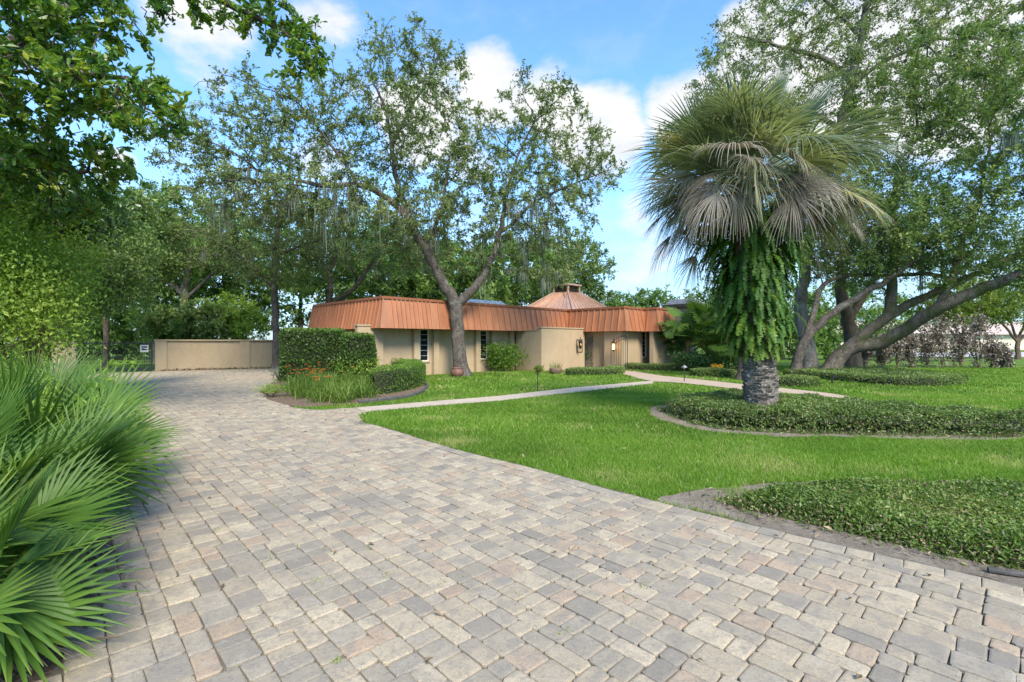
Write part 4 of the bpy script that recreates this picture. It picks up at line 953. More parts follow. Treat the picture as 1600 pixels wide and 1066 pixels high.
def leafcover(rng, name, p, nrm, L, W, mat, parent, depth=.12, out=.04, jit=.8, tint=None, big=False):
    n = len(p); C = p-nrm*(rng.random(n)**1.5*depth)[:, None]+nrm*(rng.random(n)*out)[:, None]
    V, Q = leafq(rng, C, L, W, nrm*.7+np.array((0, 0, .35)), .35, jit)
    t = (.45+rng.normal(0, .2, n)) if tint is None else tint
    return mk(name, V, Q, mat, parent, tint=np.repeat(np.clip(t, 0, 1), 4), kind='stuff')
E1 = np.array((math.sqrt(.5), math.sqrt(.5))); E2 = np.array((-math.sqrt(.5), math.sqrt(.5)))
def box_hedge(label, c, hx, hy, h, n, L, mat, seed, name='hedge', E1=np.array((.985, .174)), E2=np.array((-.174, .985))):
    rng = np.random.default_rng(seed); t = thing(name, label, 'hedge', (c[0], c[1], 0))
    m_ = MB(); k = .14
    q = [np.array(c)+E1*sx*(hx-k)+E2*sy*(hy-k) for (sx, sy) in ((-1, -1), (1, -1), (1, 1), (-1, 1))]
    m_.prism([tuple(x) for x in q], 0, h-k); m_.build('dark_core', M['core'], t)
    p, nn = surf_box(rng, n, c, E1, E2, hx, hy, h, .22)
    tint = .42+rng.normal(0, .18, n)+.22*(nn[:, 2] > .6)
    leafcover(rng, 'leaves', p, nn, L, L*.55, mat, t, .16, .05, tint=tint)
c1 = np.array(P(478, 588, 22.6)[:2])
box_hedge('tall square-clipped dark hedge at the end of the daylily bed', P(491, 588, 21.6)[:2], 1.3, .7, 2.28, 16000, .085, M['hedge'], 101)
box_hedge('smaller clipped dark hedge block close to the house corner', P(560, 588, 20.9)[:2], .68, .6, 2.06, 8500, .085, M['hedge'], 102)
def ribbon_hedge(label, line, half, h, n, L, mat, seed, name='hedge', cat='hedge', r=.18, wob_=.04, core=True, tintb=.42, depth=.12, kind=None, z0=0, taper=True):
    "a hedge or a bed edge of constant section following a line"
    rng = np.random.default_rng(seed); ln = np.array(smoothpoly(line, 3, False)); d = unit(np.gradient(ln, axis=0)); nr = np.c_[-d[:, 1], d[:, 0]]
    cum = np.concatenate([[0], np.cumsum(np.linalg.norm(np.diff(ln, axis=0), axis=1))]); L_ = cum[-1]
    t = thing(name, label, cat, (ln[len(ln)//2][0], ln[len(ln)//2][1], 0))
    if kind: t['kind'] = kind
    prof = []
    K = 9
    # half-round-cornered section, parameter over the outline
    pr = [(-half, 0), (-half, h-r)]+[(-half+r-r*math.cos(a), h-r+r*math.sin(a)) for a in np.linspace(.3, 1.57, 4)]
    pr = pr+[(-x, z) for (x, z) in pr[::-1]]; pr = np.array(pr); pc = np.concatenate([[0], np.cumsum(np.linalg.norm(np.diff(pr, axis=0), axis=1))])
    s = rng.random(n)*L_; q = rng.random(n)*pc[-1]
    px, pz = np.interp(q, pc, pr[:, 0]), np.interp(q, pc, pr[:, 1]); e = .02
    tx, tz = np.interp(q+e, pc, pr[:, 0])-np.interp(q-e, pc, pr[:, 0]), np.interp(q+e, pc, pr[:, 1])-np.interp(q-e, pc, pr[:, 1]); nl = np.hypot(tx, tz)+1e-9; nx, nz_ = -tz/nl, tx/nl
    endf = np.minimum(1, np.sqrt(np.clip(np.minimum(s, L_-s)/(half*1.0), 0.02, 1))) if taper else np.ones(n)
    C2 = np.stack([np.interp(s, cum, ln[:, k]) for k in (0, 1)], 1); N2 = unit(np.stack([np.interp(s, cum, nr[:, k]) for k in (0, 1)], 1))
    bul = 1+wob_*np.sin(s*2.3)+wob_*np.sin(s*5.1+2)
    pos = np.c_[C2+N2*(px*endf)[:, None], pz*bul*(.75+.25*endf)+z0]; nn = unit(np.c_[N2*nx[:, None], nz_])
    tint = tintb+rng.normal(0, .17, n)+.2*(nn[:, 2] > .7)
    if core:
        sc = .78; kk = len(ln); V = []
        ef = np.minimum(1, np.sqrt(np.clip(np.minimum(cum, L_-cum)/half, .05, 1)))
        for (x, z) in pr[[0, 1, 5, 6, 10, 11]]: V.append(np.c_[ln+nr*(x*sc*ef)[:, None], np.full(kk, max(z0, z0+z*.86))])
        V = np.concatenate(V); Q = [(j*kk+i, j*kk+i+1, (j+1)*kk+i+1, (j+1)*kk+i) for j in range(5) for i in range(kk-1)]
        mk('dark_core', V, np.array(Q), M['core'], t)
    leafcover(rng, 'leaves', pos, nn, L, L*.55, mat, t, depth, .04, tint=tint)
    return t
ribbon_hedge('low bright box hedge curling round the end of the daylily bed', [G(582, 617), G(612, 612), G(642, 605), G(651, 598), G(640, 591), G(612, 588)], .42, .86, 17000, .05, M['boxhedge'], 103)

# ------------------------------------------------------------ jasmine ground cover
def groundcover(name, label, poly, h, dens, L, mat, seed, edge=.28, tintb=.42, lumps=.05, hfun=None, brown=0.0, core=True):
    rng = np.random.default_rng(seed); poly = [tuple(p) for p in poly]; pp = np.array(poly)
    x0, y0 = pp.min(0); x1, y1 = pp.max(0); n = int((x1-x0)*(y1-y0)*2500)
    def height(X, Y):
        d = np.full(len(X), 1e9)
        for i in range(len(pp)):
            a, b = pp[i], pp[(i+1) % len(pp)]; v = b-a; l2 = v@v+1e-9
            t = np.clip(((X-a[0])*v[0]+(Y-a[1])*v[1])/l2, 0, 1); d = np.minimum(d, np.hypot(X-a[0]-t*v[0], Y-a[1]-t*v[1]))
        hh = h*np.sqrt(1-(1-np.clip(d/edge, 0, 1))**2)
        hh *= 1+lumps*3*(np.sin(X*3.3+seed)*np.sin(Y*2.9+1)+.6*np.sin(X*7.1)*np.sin(Y*6.3+seed))*.4
        return hh, d
    N_ = int(dens); X = rng.uniform(x0, x1, N_); Y = rng.uniform(y0, y1, N_); k = inpoly(X, Y, poly); X, Y = X[k], Y[k]
    z, d = height(X, Y); side = (d < edge) & (rng.random(len(X)) < .45)
    zz = np.where(side, z*rng.random(len(X)), z)+rng.normal(0, .02, len(X))+.05*h*np.sin(X*17+seed)*np.sin(Y*15)+.18*h*np.sin(X*5.3+2)*np.sin(Y*4.7+seed); 
    nn = np.zeros((len(X), 3)); nn[:, 2] = 1
    # outward normals near the rim
    e = .03; gx = (height(X+e, Y)[0]-z)/e; gy = (height(X, Y+e)[0]-z)/e; nn = unit(np.c_[-gx, -gy, np.ones(len(X))])
    C = np.c_[X, Y, np.maximum(zz, .01)]
    k2 = rng.integers(0, len(pp), 260); a2 = pp[k2]+(pp[(k2+1) % len(pp)]-pp[k2])*rng.random((260, 1)); st = np.repeat(a2, 9, 0)+rng.normal(0, .085, (2340, 2))
    C = np.concatenate([C, np.c_[st, .015+rng.random(2340)*.06]]); nn = np.concatenate([nn, np.tile((0, 0, 1.), (2340, 1))]); X = C[:, 0]; zz = C[:, 2]
    V, Q = leafq(rng, C, L, L*.5, nn*.25, .75, 1.0)
    t = tintb+rng.normal(0, .2, len(X))+.16*np.sin(C[:, 0]*2.1+seed)*np.sin(C[:, 1]*1.7); low = rng.random(len(X)) < brown*np.clip(1.2-zz/h, 0, 1)
    o = thing(name, label, 'ground cover', (pp[:, 0].mean(), pp[:, 1].mean(), 0)); o['kind'] = 'stuff'
    mk('leaves', V, Q, mat, o, tint=np.repeat(np.clip(t, 0, 1), 4), kind='stuff')
    if low.any():
        V, Q = leafq(rng, C[low]+rng.normal(0, .02, (low.sum(), 3)), L*.8, L*.4, None, .5)
        mk('dead_stems', V, Q, M['litter'], o, tint=np.repeat(rng.random(low.sum()), 4), kind='stuff')
    # solid dark inner mass behind the leaves
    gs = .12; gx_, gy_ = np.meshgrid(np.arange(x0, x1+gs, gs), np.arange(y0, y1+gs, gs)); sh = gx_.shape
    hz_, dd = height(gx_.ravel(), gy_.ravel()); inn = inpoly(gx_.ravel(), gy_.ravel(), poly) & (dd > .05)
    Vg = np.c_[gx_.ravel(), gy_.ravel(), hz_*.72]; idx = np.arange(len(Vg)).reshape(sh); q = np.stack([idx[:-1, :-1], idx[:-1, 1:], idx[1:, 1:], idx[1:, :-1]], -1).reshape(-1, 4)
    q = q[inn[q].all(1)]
    if len(q): mk('dark_core', Vg, q, M['core'], o, smooth=True)
    return o
def Gz(pts, z): return [G(x, y, z) for (x, y) in pts]
PALM = np.array((5.5, 10.6))
def PX(z): return PALM[0]-.07*z
RING = [G(1032, 636), G(1040, 648), G(1084, 663), G(1130, 671), G(1170, 675), G(1240, 678), G(1320, 680), G(1450, 682.5), G(1620, 685)]+[(13.5, 8.9), (13.0, 10.3)]+Gz([(1600, 645), (1480, 638), (1335, 626), (1240, 617), (1147, 612), (1075, 615), (1040, 624)], .36)
RING = smoothpoly(RING, 2)
groundcover('groundcover_bed', 'broad knee-high jasmine bed surrounding the fan palm trunk', RING, .40, 160000, .05, M['jasmine'], 111, .30, .42, .05, brown=.3)
NEARBED = [G(1133, 785), G(1160, 796), G(1208, 806), G(1303, 829), G(1426, 858), G(1600, 895), (4.6, 3.2), (5.6, 3.7), (6.9, 5.6)]+Gz([(1600, 752), (1480, 750), (1353, 748), (1260, 751), (1200, 758), (1150, 770)], .13)
NEARBED = smoothpoly(NEARBED, 2)
groundcover('groundcover_bed', 'near leafy jasmine patch spreading beside the paver edge', NEARBED, .14, 112000, .036, M['jasmine_near'], 112, .2, .52, .09, brown=.5)
for i, (lab, line, hw, h, n) in enumerate([
        ('clipped low jasmine hedge under the courtyard wall', [G(884, 586), G(920, 586), G(955, 585.5), G(964, 582)], .5, .36, 9000),
        ('clipped low jasmine hedge under the entrance wing wall', [G(968, 577), G(1000, 579), G(1050, 580), G(1098, 580)], .45, .4, 9000),
        ('clipped low jasmine hedge between the path light and grey trunk', [G(1078, 588), G(1110, 589), G(1150, 590)], .5, .4, 7000),
        ('short jasmine hedge just right of the palm trunk', [G(1200, 601), G(1240, 604), G(1275, 602)], .5, .38, 5000),
        ('far jasmine hedge ring edging the oak group', [G(1225, 588), G(1290, 592), G(1360, 600), G(1430, 603), G(1478, 601), G(1490, 597)], .5, .38, 14000)]):
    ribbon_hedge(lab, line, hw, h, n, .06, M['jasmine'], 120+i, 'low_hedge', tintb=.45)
groundcover('groundcover_bed', 'dark jasmine carpet inside the ring at the oak trunks', smoothpoly([G(1240, 585), G(1300, 590), G(1400, 598), G(1480, 598), G(1470, 591), G(1380, 584), G(1290, 581)], 2), .3, 30000, .07, M['jasmine'], 130, .3, .36)

# rounded shrubs
def shrub(label, c, rx, ry, h, n, L, mat, seed, name='shrub', z0=.1, cat='shrub', big=False):
    rng = np.random.default_rng(seed); t = thing(name, label, cat, (c[0], c[1], 0))
    m_ = MB()
    for k in range(7):
        a = rng.random()*6.28; m_.tube([(c[0], c[1], 0), (c[0]+rx*.35*math.cos(a), c[1]+ry*.35*math.sin(a), h*.45), (c[0]+rx*.7*math.cos(a), c[1]+ry*.7*math.sin(a), h*.8)], [.02, .014, .006], 4, False)
    m_.build('stems', M['bark_brown'], t, kind='stuff')
    k = 30; cl = unit(rng.normal(0, 1, (k, 3)))*np.array((rx, ry, h*.5))*(.45+.5*rng.random((k, 1)))+np.array((c[0], c[1], z0+h*.5)); cl[:, 2] = np.maximum(cl[:, 2], z0)
    i = rng.integers(0, k, n); C = cl[i]+rng.normal(0, 1, (n, 3))*np.array((rx, ry, h*.5))*.23; C[:, 2] = np.abs(C[:, 2])+.01
    ct = rng.normal(0, .12, k)
    if big: V, Q = leaf6(rng, C, L, L*.45, unit(C-np.array((c[0], c[1], 0)))*.8, .4); q = 6
    else: V, Q = leafq(rng, C, L, L*.48, unit(C-np.array((c[0], c[1], 0)))*.8, .4); q = 4
    mk('leaves', V, Q, mat, t, tint=np.repeat((.5+ct[i]+rng.normal(0, .17, n)).clip(0, 1), q), kind='stuff')
    return t
shrub('rounded bright green shrub under the house window', G(786, 581), 1.15, .9, 1.75, 5200, .11, M['boxhedge'], 140)
shrub('small yellow-leaved plant at the corner of the courtyard wall', G(842, 583.5), .28, .28, .32, 220, .12, M['lime'], 141)
shrub('small dark shrub below the entrance wing window', G(1012, 573.5), .7, .5, .8, 1500, .09, M['hedge'], 142)
shrub('green shrub just inside the iron entrance gate', HWp(14.1, -1.2)[:2], .5, .6, 1.25, 1600, .1, M['boxhedge'], 143)
shrub('loose green shrub in the bed between the two clipped hedges', G(560, 597), .9, .6, 1.05, 1800, .1, M['vine'], 144)
shrub('low yellow-green weeds at the left tip of the mulch bed', G(425, 621), .55, .4, .28, 700, .05, M['vine'], 145)
shrub('spindly grey-leaved sprig reaching out beside the tall hedge', G(436, 595), .5, .3, .5, 260, .09, M['moss'], 146)
def blade_plant(name, label, c, n, Lm, w, mat, seed, spread=.3, stiff=.5, cat='plant', up=1.0, tintb=.5):
    rng = np.random.default_rng(seed); t = thing(name, label, cat, (c[0], c[1], 0))
    V, Q, T = blades(rng, np.c_[c[0]+rng.normal(0, spread, n), c[1]+rng.normal(0, spread, n), np.zeros(n)], Lm, w, stiff, up)
    mk('leaves', V, Q, mat, t, tint=np.repeat((tintb+rng.normal(0, .2, n)).clip(0, 1), len(V)//n), kind='stuff'); return t
def blades(rng, B, Lm, w, droop=.6, up=1.0, seg=4):
    n = len(B); a = rng.random(n)*6.283; d = np.stack([np.cos(a)*.55, np.sin(a)*.55, np.full(n, up)], 1)+rng.normal(0, .2, (n, 3)); d = unit(d); L = Lm*rng.uniform(.55, 1.15, n)
    sd_ = unit(np.cross(d, np.array((0, 0, 1.))+rng.normal(0, .1, (n, 3)))); p = B.copy(); rows = []
    for s in range(seg+1):
        ww = w*[.8, 1, .85, .55, .05][s] if seg == 4 else w*(1-s/seg)
        rows += [p-sd_*ww*.5, p+sd_*ww*.5]; p = p+d*(L/seg)[:, None]; d = unit(d-np.array((0, 0, 1.))*droop*(.4+s*.35)/seg*2)
    V = np.stack(rows, 1); m_ = 2*(seg+1); i = np.arange(n)[:, None, None]*m_; s = np.arange(seg)[None, :, None]*2
    Q = (i+s+np.array([0, 1, 3, 2])[None, None, :]).reshape(-1, 4); return V.reshape(-1, 3), Q, None
# daylilies: one clump each
rng = np.random.default_rng(150)
LB = smoothpoly([G(452, 605), G(462, 622), G(500, 631), G(560, 629), G(584, 622), G(578, 606), G(540, 597), G(480, 596)], 2)
pts = []
while len(pts) < 46:
    x, y = rng.uniform(-9, -3), rng.uniform(12, 22)
    if inpoly(np.array([x]), np.array([y]), LB)[0] and all((x-a)**2+(y-b)**2 > .16 for a, b in pts): pts.append((x, y))
pts.sort(key=lambda p: p[1])
for k, (x, y) in enumerate(pts):
    bloom = (x/y < -.38 and rng.random() < .55) or rng.random() < .07
    t = blade_plant('daylily', 'arching daylily clump with orange blooms in the bed before the hedges' if bloom else 'arching green daylily clump in the bed before the hedges', (x, y), 72, .76, .022, M['lily'], 151+k, .16, .95, up=.85, tintb=.42+rng.normal(0, .1))
    t['group'] = 'blooming daylilies in the bed' if bloom else 'daylilies in the bed'
    if bloom:
        r2 = np.random.default_rng(400+k)
        for f in range(2):
            hx, hy, hz_ = x+r2.normal(0, .2), y+r2.normal(0, .2), r2.uniform(.6, .85); st = MB(); st.tube([(x, y, 0), ((x+hx)/2, (y+hy)/2, hz_*.6), (hx, hy, hz_)], [.006, .005, .004], 4, False).build('flower_stem', M['lily'], t)
            a = np.arange(6)*1.047+r2.random(); tip = np.stack([np.cos(a), np.sin(a), np.full(6, .55)], 1)
            Vp = []; Qp = []
            for i in range(6):
                dd = unit(tip[i]); sd2 = np.cross(dd, (0, 0, 1)); b0 = np.array((hx, hy, hz_)); Vp += [b0, b0+dd*.05+sd2*.028, b0+dd*.11-np.array((0, 0, .02)), b0+dd*.05-sd2*.028]; Qp.append([4*i, 4*i+1, 4*i+2, 4*i+3])
            mk('flower', Vp, np.array(Qp), M['flower_orange'], t, tint=r2.random(24))
blade_plant('spiky_plant', 'spiky grey-green clump at the foot of the courtyard wall', G(868, 583), 60, .75, .03, M['lily'], 210, .1, .35)
blade_plant('spiky_plant', 'strappy pale plant at the right end of the wing wall', G(1056, 573.5), 70, 1.0, .05, M['lily'], 211, .2, .4)

# ------------------------------------------------------------ fan leaves
def fan_leaf(rng, base, dirv, nleaf, L, w, span=2.3, joined=.4, droop=.25, fold=.5, nrm=None, seg=4, split=0.0, petiole=None, pet_r=.012, cup=.25):
    "costapalmate blade: folded leaflets from one hub"
    d = unit(np.array(dirv, float)); up = np.array((0, 0, 1.)) if nrm is None else np.array(nrm, float)
    n0 = unit(up-d*(up@d)); s = np.cross(d, n0); V = []; Q = []
    for i in range(nleaf):
        f = (i/(nleaf-1)-.5)*2; a = f*span/2*1.0+rng.normal(0, .012+.03*(droop > .45))
        ld = unit(d*math.cos(a)+s*math.sin(a)+n0*cup*(abs(f)**1.5)*.6); ln = unit(n0-ld*(n0@ld)); ls = np.cross(ld, ln)
        ll = L*(1-.32*abs(f)**2)*rng.uniform(.93, 1.06); p = np.array(base, float); dd = ld.copy(); half = math.tan(span/(nleaf-1)/2)
        o = len(V); gm = droop*(rng.uniform(.7, 1.3) if droop < .45 else rng.uniform(.35, 1.5))
        for k in range(seg+1):
            t = k/seg; dist = t*ll
            ww = min(dist*half*1.02, w/2) if t <= joined+.1 else w/2*max(.06, (1-t)/(1-joined-.1))**.8
            if k == seg: ww = .0015
            V += [p-ls*ww-ln*ww*fold*.0, p+ln*ww*fold, p+ls*ww]
            dd = unit(dd-np.array((0, 0, 1.))*gm*(t**1.3)*1.3/seg*2); p = p+dd*ll/seg
        for k in range(seg):
            b = o+3*k; Q += [(b, b+1, b+4, b+3), (b+1, b+2, b+5, b+4)]
    return np.array(V), np.array(Q)
def add_fan(name, t, mat, rng, root, hub, out, nleaf, L, w, tint, pet_mat=None, **kw):
    V, Q = fan_leaf(rng, hub, out, nleaf, L, w, **kw); per = len(V)//nleaf
    tt = np.clip(np.repeat(tint+rng.normal(0, .07, nleaf), per), 0, 1)
    tt = tt.reshape(nleaf, per); tt[:, -3:] = np.maximum(tt[:, -3:], rng.uniform(.3, 1.0, (nleaf, 1))); tt = tt.ravel()
    mid = (np.array(root)+np.array(hub))/2+np.array((0, 0, .06*np.linalg.norm(np.array(hub)-np.array(root))))
    Vp, Qp = tube_arrays(np.array([root, mid, hub], float), np.array([.016, .012, .009])*(1 if L < 1.3 else 1.6), 4)
    V2 = np.concatenate([V, Vp]); tt = np.concatenate([tt, np.full(len(Vp), min(1, tint+.25))])
    mk(name, V2, np.concatenate([Q, Qp+len(V)]), mat, t, tint=tt)

# saw palmettos along the left of the drive
rng = np.random.default_rng(300)
def palmetto(label, c, n, hgt, L, seed, aim, dead=0, size=1.0, tintb=.45):
    r = np.random.default_rng(seed); t = thing('saw_palmetto', label, 'palm', (c[0], c[1], 0), 0, 'saw palmettos beside the drive')
    for i in range(int(n*.72)):
        az = aim+r.uniform(-1.9, 1.9); el = r.uniform(.05, 1.2); pl = r.uniform(.45, .95)*hgt
        o = np.array((math.cos(az)*math.cos(el), math.sin(az)*math.cos(el), math.sin(el))); root = np.array((c[0]+r.normal(0, .12), c[1]+r.normal(0, .12), .05+r.random()*.25)); hub = root+o*pl+np.array((0, 0, .12))
        od = unit(o+np.array((0, 0, -.35+.35*el))); nr = unit(np.array((0, -.55, .9))+r.normal(0, .3, 3)-o*.3)
        add_fan('frond', t, M['palmetto'], r, root, hub, od, 25, L*r.uniform(.85, 1.15), .038*size, tintb+r.normal(0, .16), span=r.uniform(2.3, 3.2), joined=.36, droop=r.uniform(.02, .16), fold=.55, nrm=nr, cup=r.uniform(.1, .6))
    for i in range(dead):
        az = aim+r.uniform(-1.6, 1.6); o = np.array((math.cos(az), math.sin(az), .1)); root = np.array((c[0], c[1], .15)); hub = root+o*hgt*r.uniform(.35, .75)+np.array((0, 0, -.02))
        add_fan('dead_frond', t, M['dead_palmetto'], r, root, hub, unit(o+np.array((0, 0, -.25))), 18, L*.75, .025, .5+r.normal(0, .2), span=1.5, joined=.15, droop=.55, fold=.6, nrm=(0, 0, 1))
    return t
palmetto('saw palmetto nearest the camera at the lower left with dead straw below', (-3.5, 2.95), 20, .55, .66, 301, -.1, 10)
palmetto('saw palmetto leaning over the drive above the dead straw', (-4.0, 3.9), 22, .65, .66, 302, 0, 12)
palmetto('saw palmetto with long bright fan fronds reaching across the pavers', (-4.95, 5.2), 22, .78, .8, 303, -.05, 3, tintb=.6)
palmetto('tall saw palmetto at the left edge behind the nearest one', (-4.95, 4.3), 20, .8, .75, 304, .1, 0)
palmetto('dark saw palmetto at the left edge under the vine mass', (-6.3, 6.0), 22, .85, .85, 305, -.2, 0, tintb=.4)
palmetto('upright saw palmetto near the vine curtain before the gate', (-9.2, 9.2), 12, 1.25, .8, 306, -.6, 0, tintb=.36)
palmetto('farthest saw palmetto fanning toward the drive below the vines', (-6.8, 7.0), 20, .78, .8, 307, -.5, 0, tintb=.55)
palmetto('low saw palmetto at the far left corner of the frame', (-4.35, 3.1), 18, .8, .8, 308, .1, 6)
palmetto('small low saw palmetto at the very bottom left corner', (-3.05, 2.5), 17, .42, .6, 309, .1, 4)
# leafy creeper tangled through the palmettos
rng = np.random.default_rng(320)
t = thing('creeper', 'light green creeper tangled over the middle palmettos', 'vine', (-5.8, 5.6, 0))
for k in range(26):
    b = np.array((rng.uniform(-7.2, -4.3), 0, 0)); b[1] = -b[0]*1.02+rng.uniform(-.6, .4); b[2] = rng.uniform(.5, 1.1); pts_ = [b]; d = unit(rng.normal(0, 1, 3)*np.array((1, 1, .3)))
    for s in range(10): d = unit(d+rng.normal(0, .4, 3)*np.array((1, 1, .7))); pts_.append(pts_[-1]+d*.13)
    pts_ = np.array(pts_); pts_[:, 2] = np.clip(pts_[:, 2], .3, 1.5)
    MB().tube(pts_, .006, 4, False).build('creeper_stem', M['vine'], t)
    C = np.repeat(pts_, 4, 0)+rng.normal(0, .04, (44, 3)); V, Q = leaf6(rng, C, .085, .035, None, .6); mk('creeper_leaves', V, Q, M['vine'], t, tint=np.repeat(.35+rng.random(44)*.3, 6), kind='stuff')
# dead straw and leaf litter under the palmettos
rng = np.random.default_rng(330); n = 1500; s = rng.random(n); X = -2.6-s*2.2+rng.normal(0, .22, n)-.15; Y = 2.5+s*2.6+rng.normal(0, .3, n)
V, Q = leafq(rng, np.c_[X, Y, .02+rng.random(n)*.10], .22, .014, np.array((1., -.2, 0)), .8, .7); o = mk('palm_straw', V, Q, M['dead_palmetto'], tint=np.repeat(rng.random(n)*.6, 4), kind='stuff', label='dry fallen palmetto straw under the lower-left fronds', cat='straw')

# ------------------------------------------------------------ the shaggy fan palm
pb = (PALM[0], PALM[1], 0)
palm = thing('fan_palm', 'shaggy fan palm with grey drooping skirt and ferns on its trunk', 'palm', pb)
rng = np.random.default_rng(340)
zs = np.linspace(0, 5.2, 60); V = []; kk = 22
for j, z in enumerate(zs):
    r0 = .35-.035*min(z, 1.4) if z < 1.4 else .30
    for i in range(kk):
        a = 2*math.pi*i/kk; r_ = r0*(1+.05*(j % 2)+rng.normal(0, .022)); V.append((PX(z)+r_*math.cos(a), PALM[1]+r_*math.sin(a), z+rng.normal(0, .012)))
V = np.array(V); i = np.arange(59)[:, None]; j = np.arange(kk)[None, :]; Q = np.stack([i*kk+j, i*kk+(j+1) % kk, (i+1)*kk+(j+1) % kk, (i+1)*kk+j], -1).reshape(-1, 4)
M['palm_bark'] = matbark('bark_palm', (.16, .135, .11), (.34, .31, .27), (.42, .41, .38), 4.0, 2.2, .52)
mk('trunk', V, Q, M['palm_bark'], palm)
# broken leaf bases on the lower trunk
for k in range(150):
    a = rng.random()*6.283; z = .45+rng.random()*1.1; r_ = .335; c = np.array((PX(z)+r_*math.cos(a), PALM[1]+r_*math.sin(a), z)); o_ = np.array((math.cos(a), math.sin(a), 0)); s_ = np.array((-math.sin(a), math.cos(a), 0))
    w_ = rng.uniform(.05, .10); h_ = rng.uniform(.03, .06)
    MB().hexa([c-s_*w_-o_*.03, c+s_*w_-o_*.03, c+s_*w_+o_*.012, c-s_*w_+o_*.012], [c-s_*w_*.8-o_*.03+(0, 0, h_), c+s_*w_*.8-o_*.03+(0, 0, h_), c+s_*w_*.6+o_*.04+(0, 0, h_*.9), c-s_*w_*.6+o_*.04+(0, 0, h_*.9)]).build('leaf_base', M['palm_bark'], palm)
hubz = 5.15
def palm_frond(az, el, pl, L, nl, mat, tint, droop, w, joined, nm='frond', span=2.6):
    o_ = np.array((math.cos(az)*math.cos(el), math.sin(az)*math.cos(el), math.sin(el))); root = np.array((PX(hubz), PALM[1], hubz))+np.array((math.cos(az), math.sin(az), 0))*.22+np.array((0, 0, rng.uniform(-.25, .25)))
    hub = root+o_*pl; od = unit(o_-np.array((0, 0, .25 if el > .2 else .5)))
    nr = unit(np.array((0, 0, 1.))-o_*.1+rng.normal(0, .5, 3))
    add_fan(nm, palm, mat, rng, root, hub, od, nl, L, w, tint, span=span, joined=joined, droop=droop, fold=.5, nrm=nr, seg=6, cup=.15)
for k in range(34):
    palm_frond(rng.random()*6.283, rng.uniform(.55, 1.5), rng.uniform(.6, 1.35), rng.uniform(1.0, 1.45), 40, M['palm_green'], .36+rng.normal(0, .14), rng.uniform(.08, .5), .042, .3, span=rng.uniform(2.0, 3.0))
for k in range(42):
    palm_frond(2*math.pi*k/42+rng.normal(0, .2), rng.uniform(.0, .75), rng.uniform(.7, 1.45), rng.uniform(1.1, 1.55), 40, M['palm_green'], .62+rng.normal(0, .2), rng.uniform(.5, 1.3), .04, .24, span=rng.uniform(1.8, 2.9))
for k in range(38):
    palm_frond(2*math.pi*k/38+rng.normal(0, .2), rng.uniform(-.4, .35), rng.uniform(.6, 1.65), rng.uniform(1.0, 1.5), 36, M['palm_green'] if rng.random() < .7 else M['palm_dry'], .68+rng.normal(0, .22), rng.uniform(.9, 1.8), .032, .13, span=rng.uniform(1.5, 2.6))
for k in range(46):
    palm_frond(2*math.pi*k/46+rng.normal(0, .2), rng.uniform(-.8, .05), rng.uniform(.8, 1.75), rng.uniform(.8, 1.35), 34, M['palm_dry'], .36+rng.normal(0, .2), rng.uniform(1.1, 2.0), .022, .06, 'dead_frond', rng.uniform(1.2, 2.2))
# ferns hanging on the trunk
def fern(rng, n, zlo, zhi, r0, Lm):
    V = []; Q = []; T = []; off = 0
    for _ in range(n):
        a = rng.random()*6.283; z = rng.uniform(zlo, zhi); f = (z-zlo)/(zhi-zlo); o_ = np.array((math.cos(a), math.sin(a), 0)); p = np.array((PX(z), PALM[1], z))+o_*r0*rng.uniform(.8, 1.1)
        L_ = Lm*rng.uniform(.5, 1.15)*(.5+.75*f); d = unit(o_*rng.uniform(.5, 1.9)*(.55+.6*f)+np.array((0, 0, rng.uniform(-.1, .8)))+rng.normal(0, .25, 3)); m_ = 18; tt = np.clip(.4+rng.normal(0, .2)+.1*(1-f), 0, 1)
        for k in range(m_):
            s_ = unit(np.cross(d, np.array((0, 0, 1.))+o_*.3)); w_ = .054*math.sin(math.pi*min(1, .12+.88*(1-k/m_)))*(1.1-.5*k/m_)+.008; e = L_/m_
            for sg_ in (-1, 1):
                q = p+s_*sg_*w_-np.array((0, 0, .2))*w_; q = q+rng.normal(0, .008, 3); V += [p-d*e*.1, p+d*e*.95, q+d*e*.65, q+d*e*.05]; Q.append([off, off+1, off+2, off+3]); off += 4; T += [tt]*4
            d = unit(d-np.array((0, 0, 1.))*rng.uniform(.1, .24)*(1.2-.4*f)+rng.normal(0, .04, 3)); p = p+d*e
    return np.array(V), np.array(Q), T
V, Q, T = fern(rng, 720, 2.0, 4.7, .42, 1.0); mk('hanging_ferns', V, Q, M['fern'], palm, tint=T, kind='stuff')
V, Q, T = fern(rng, 220, 1.5, 2.4, .34, .65); mk('hanging_ferns', V, Q, M['fern'], palm, tint=np.clip(np.array(T)+.2, 0, 1), kind='stuff')

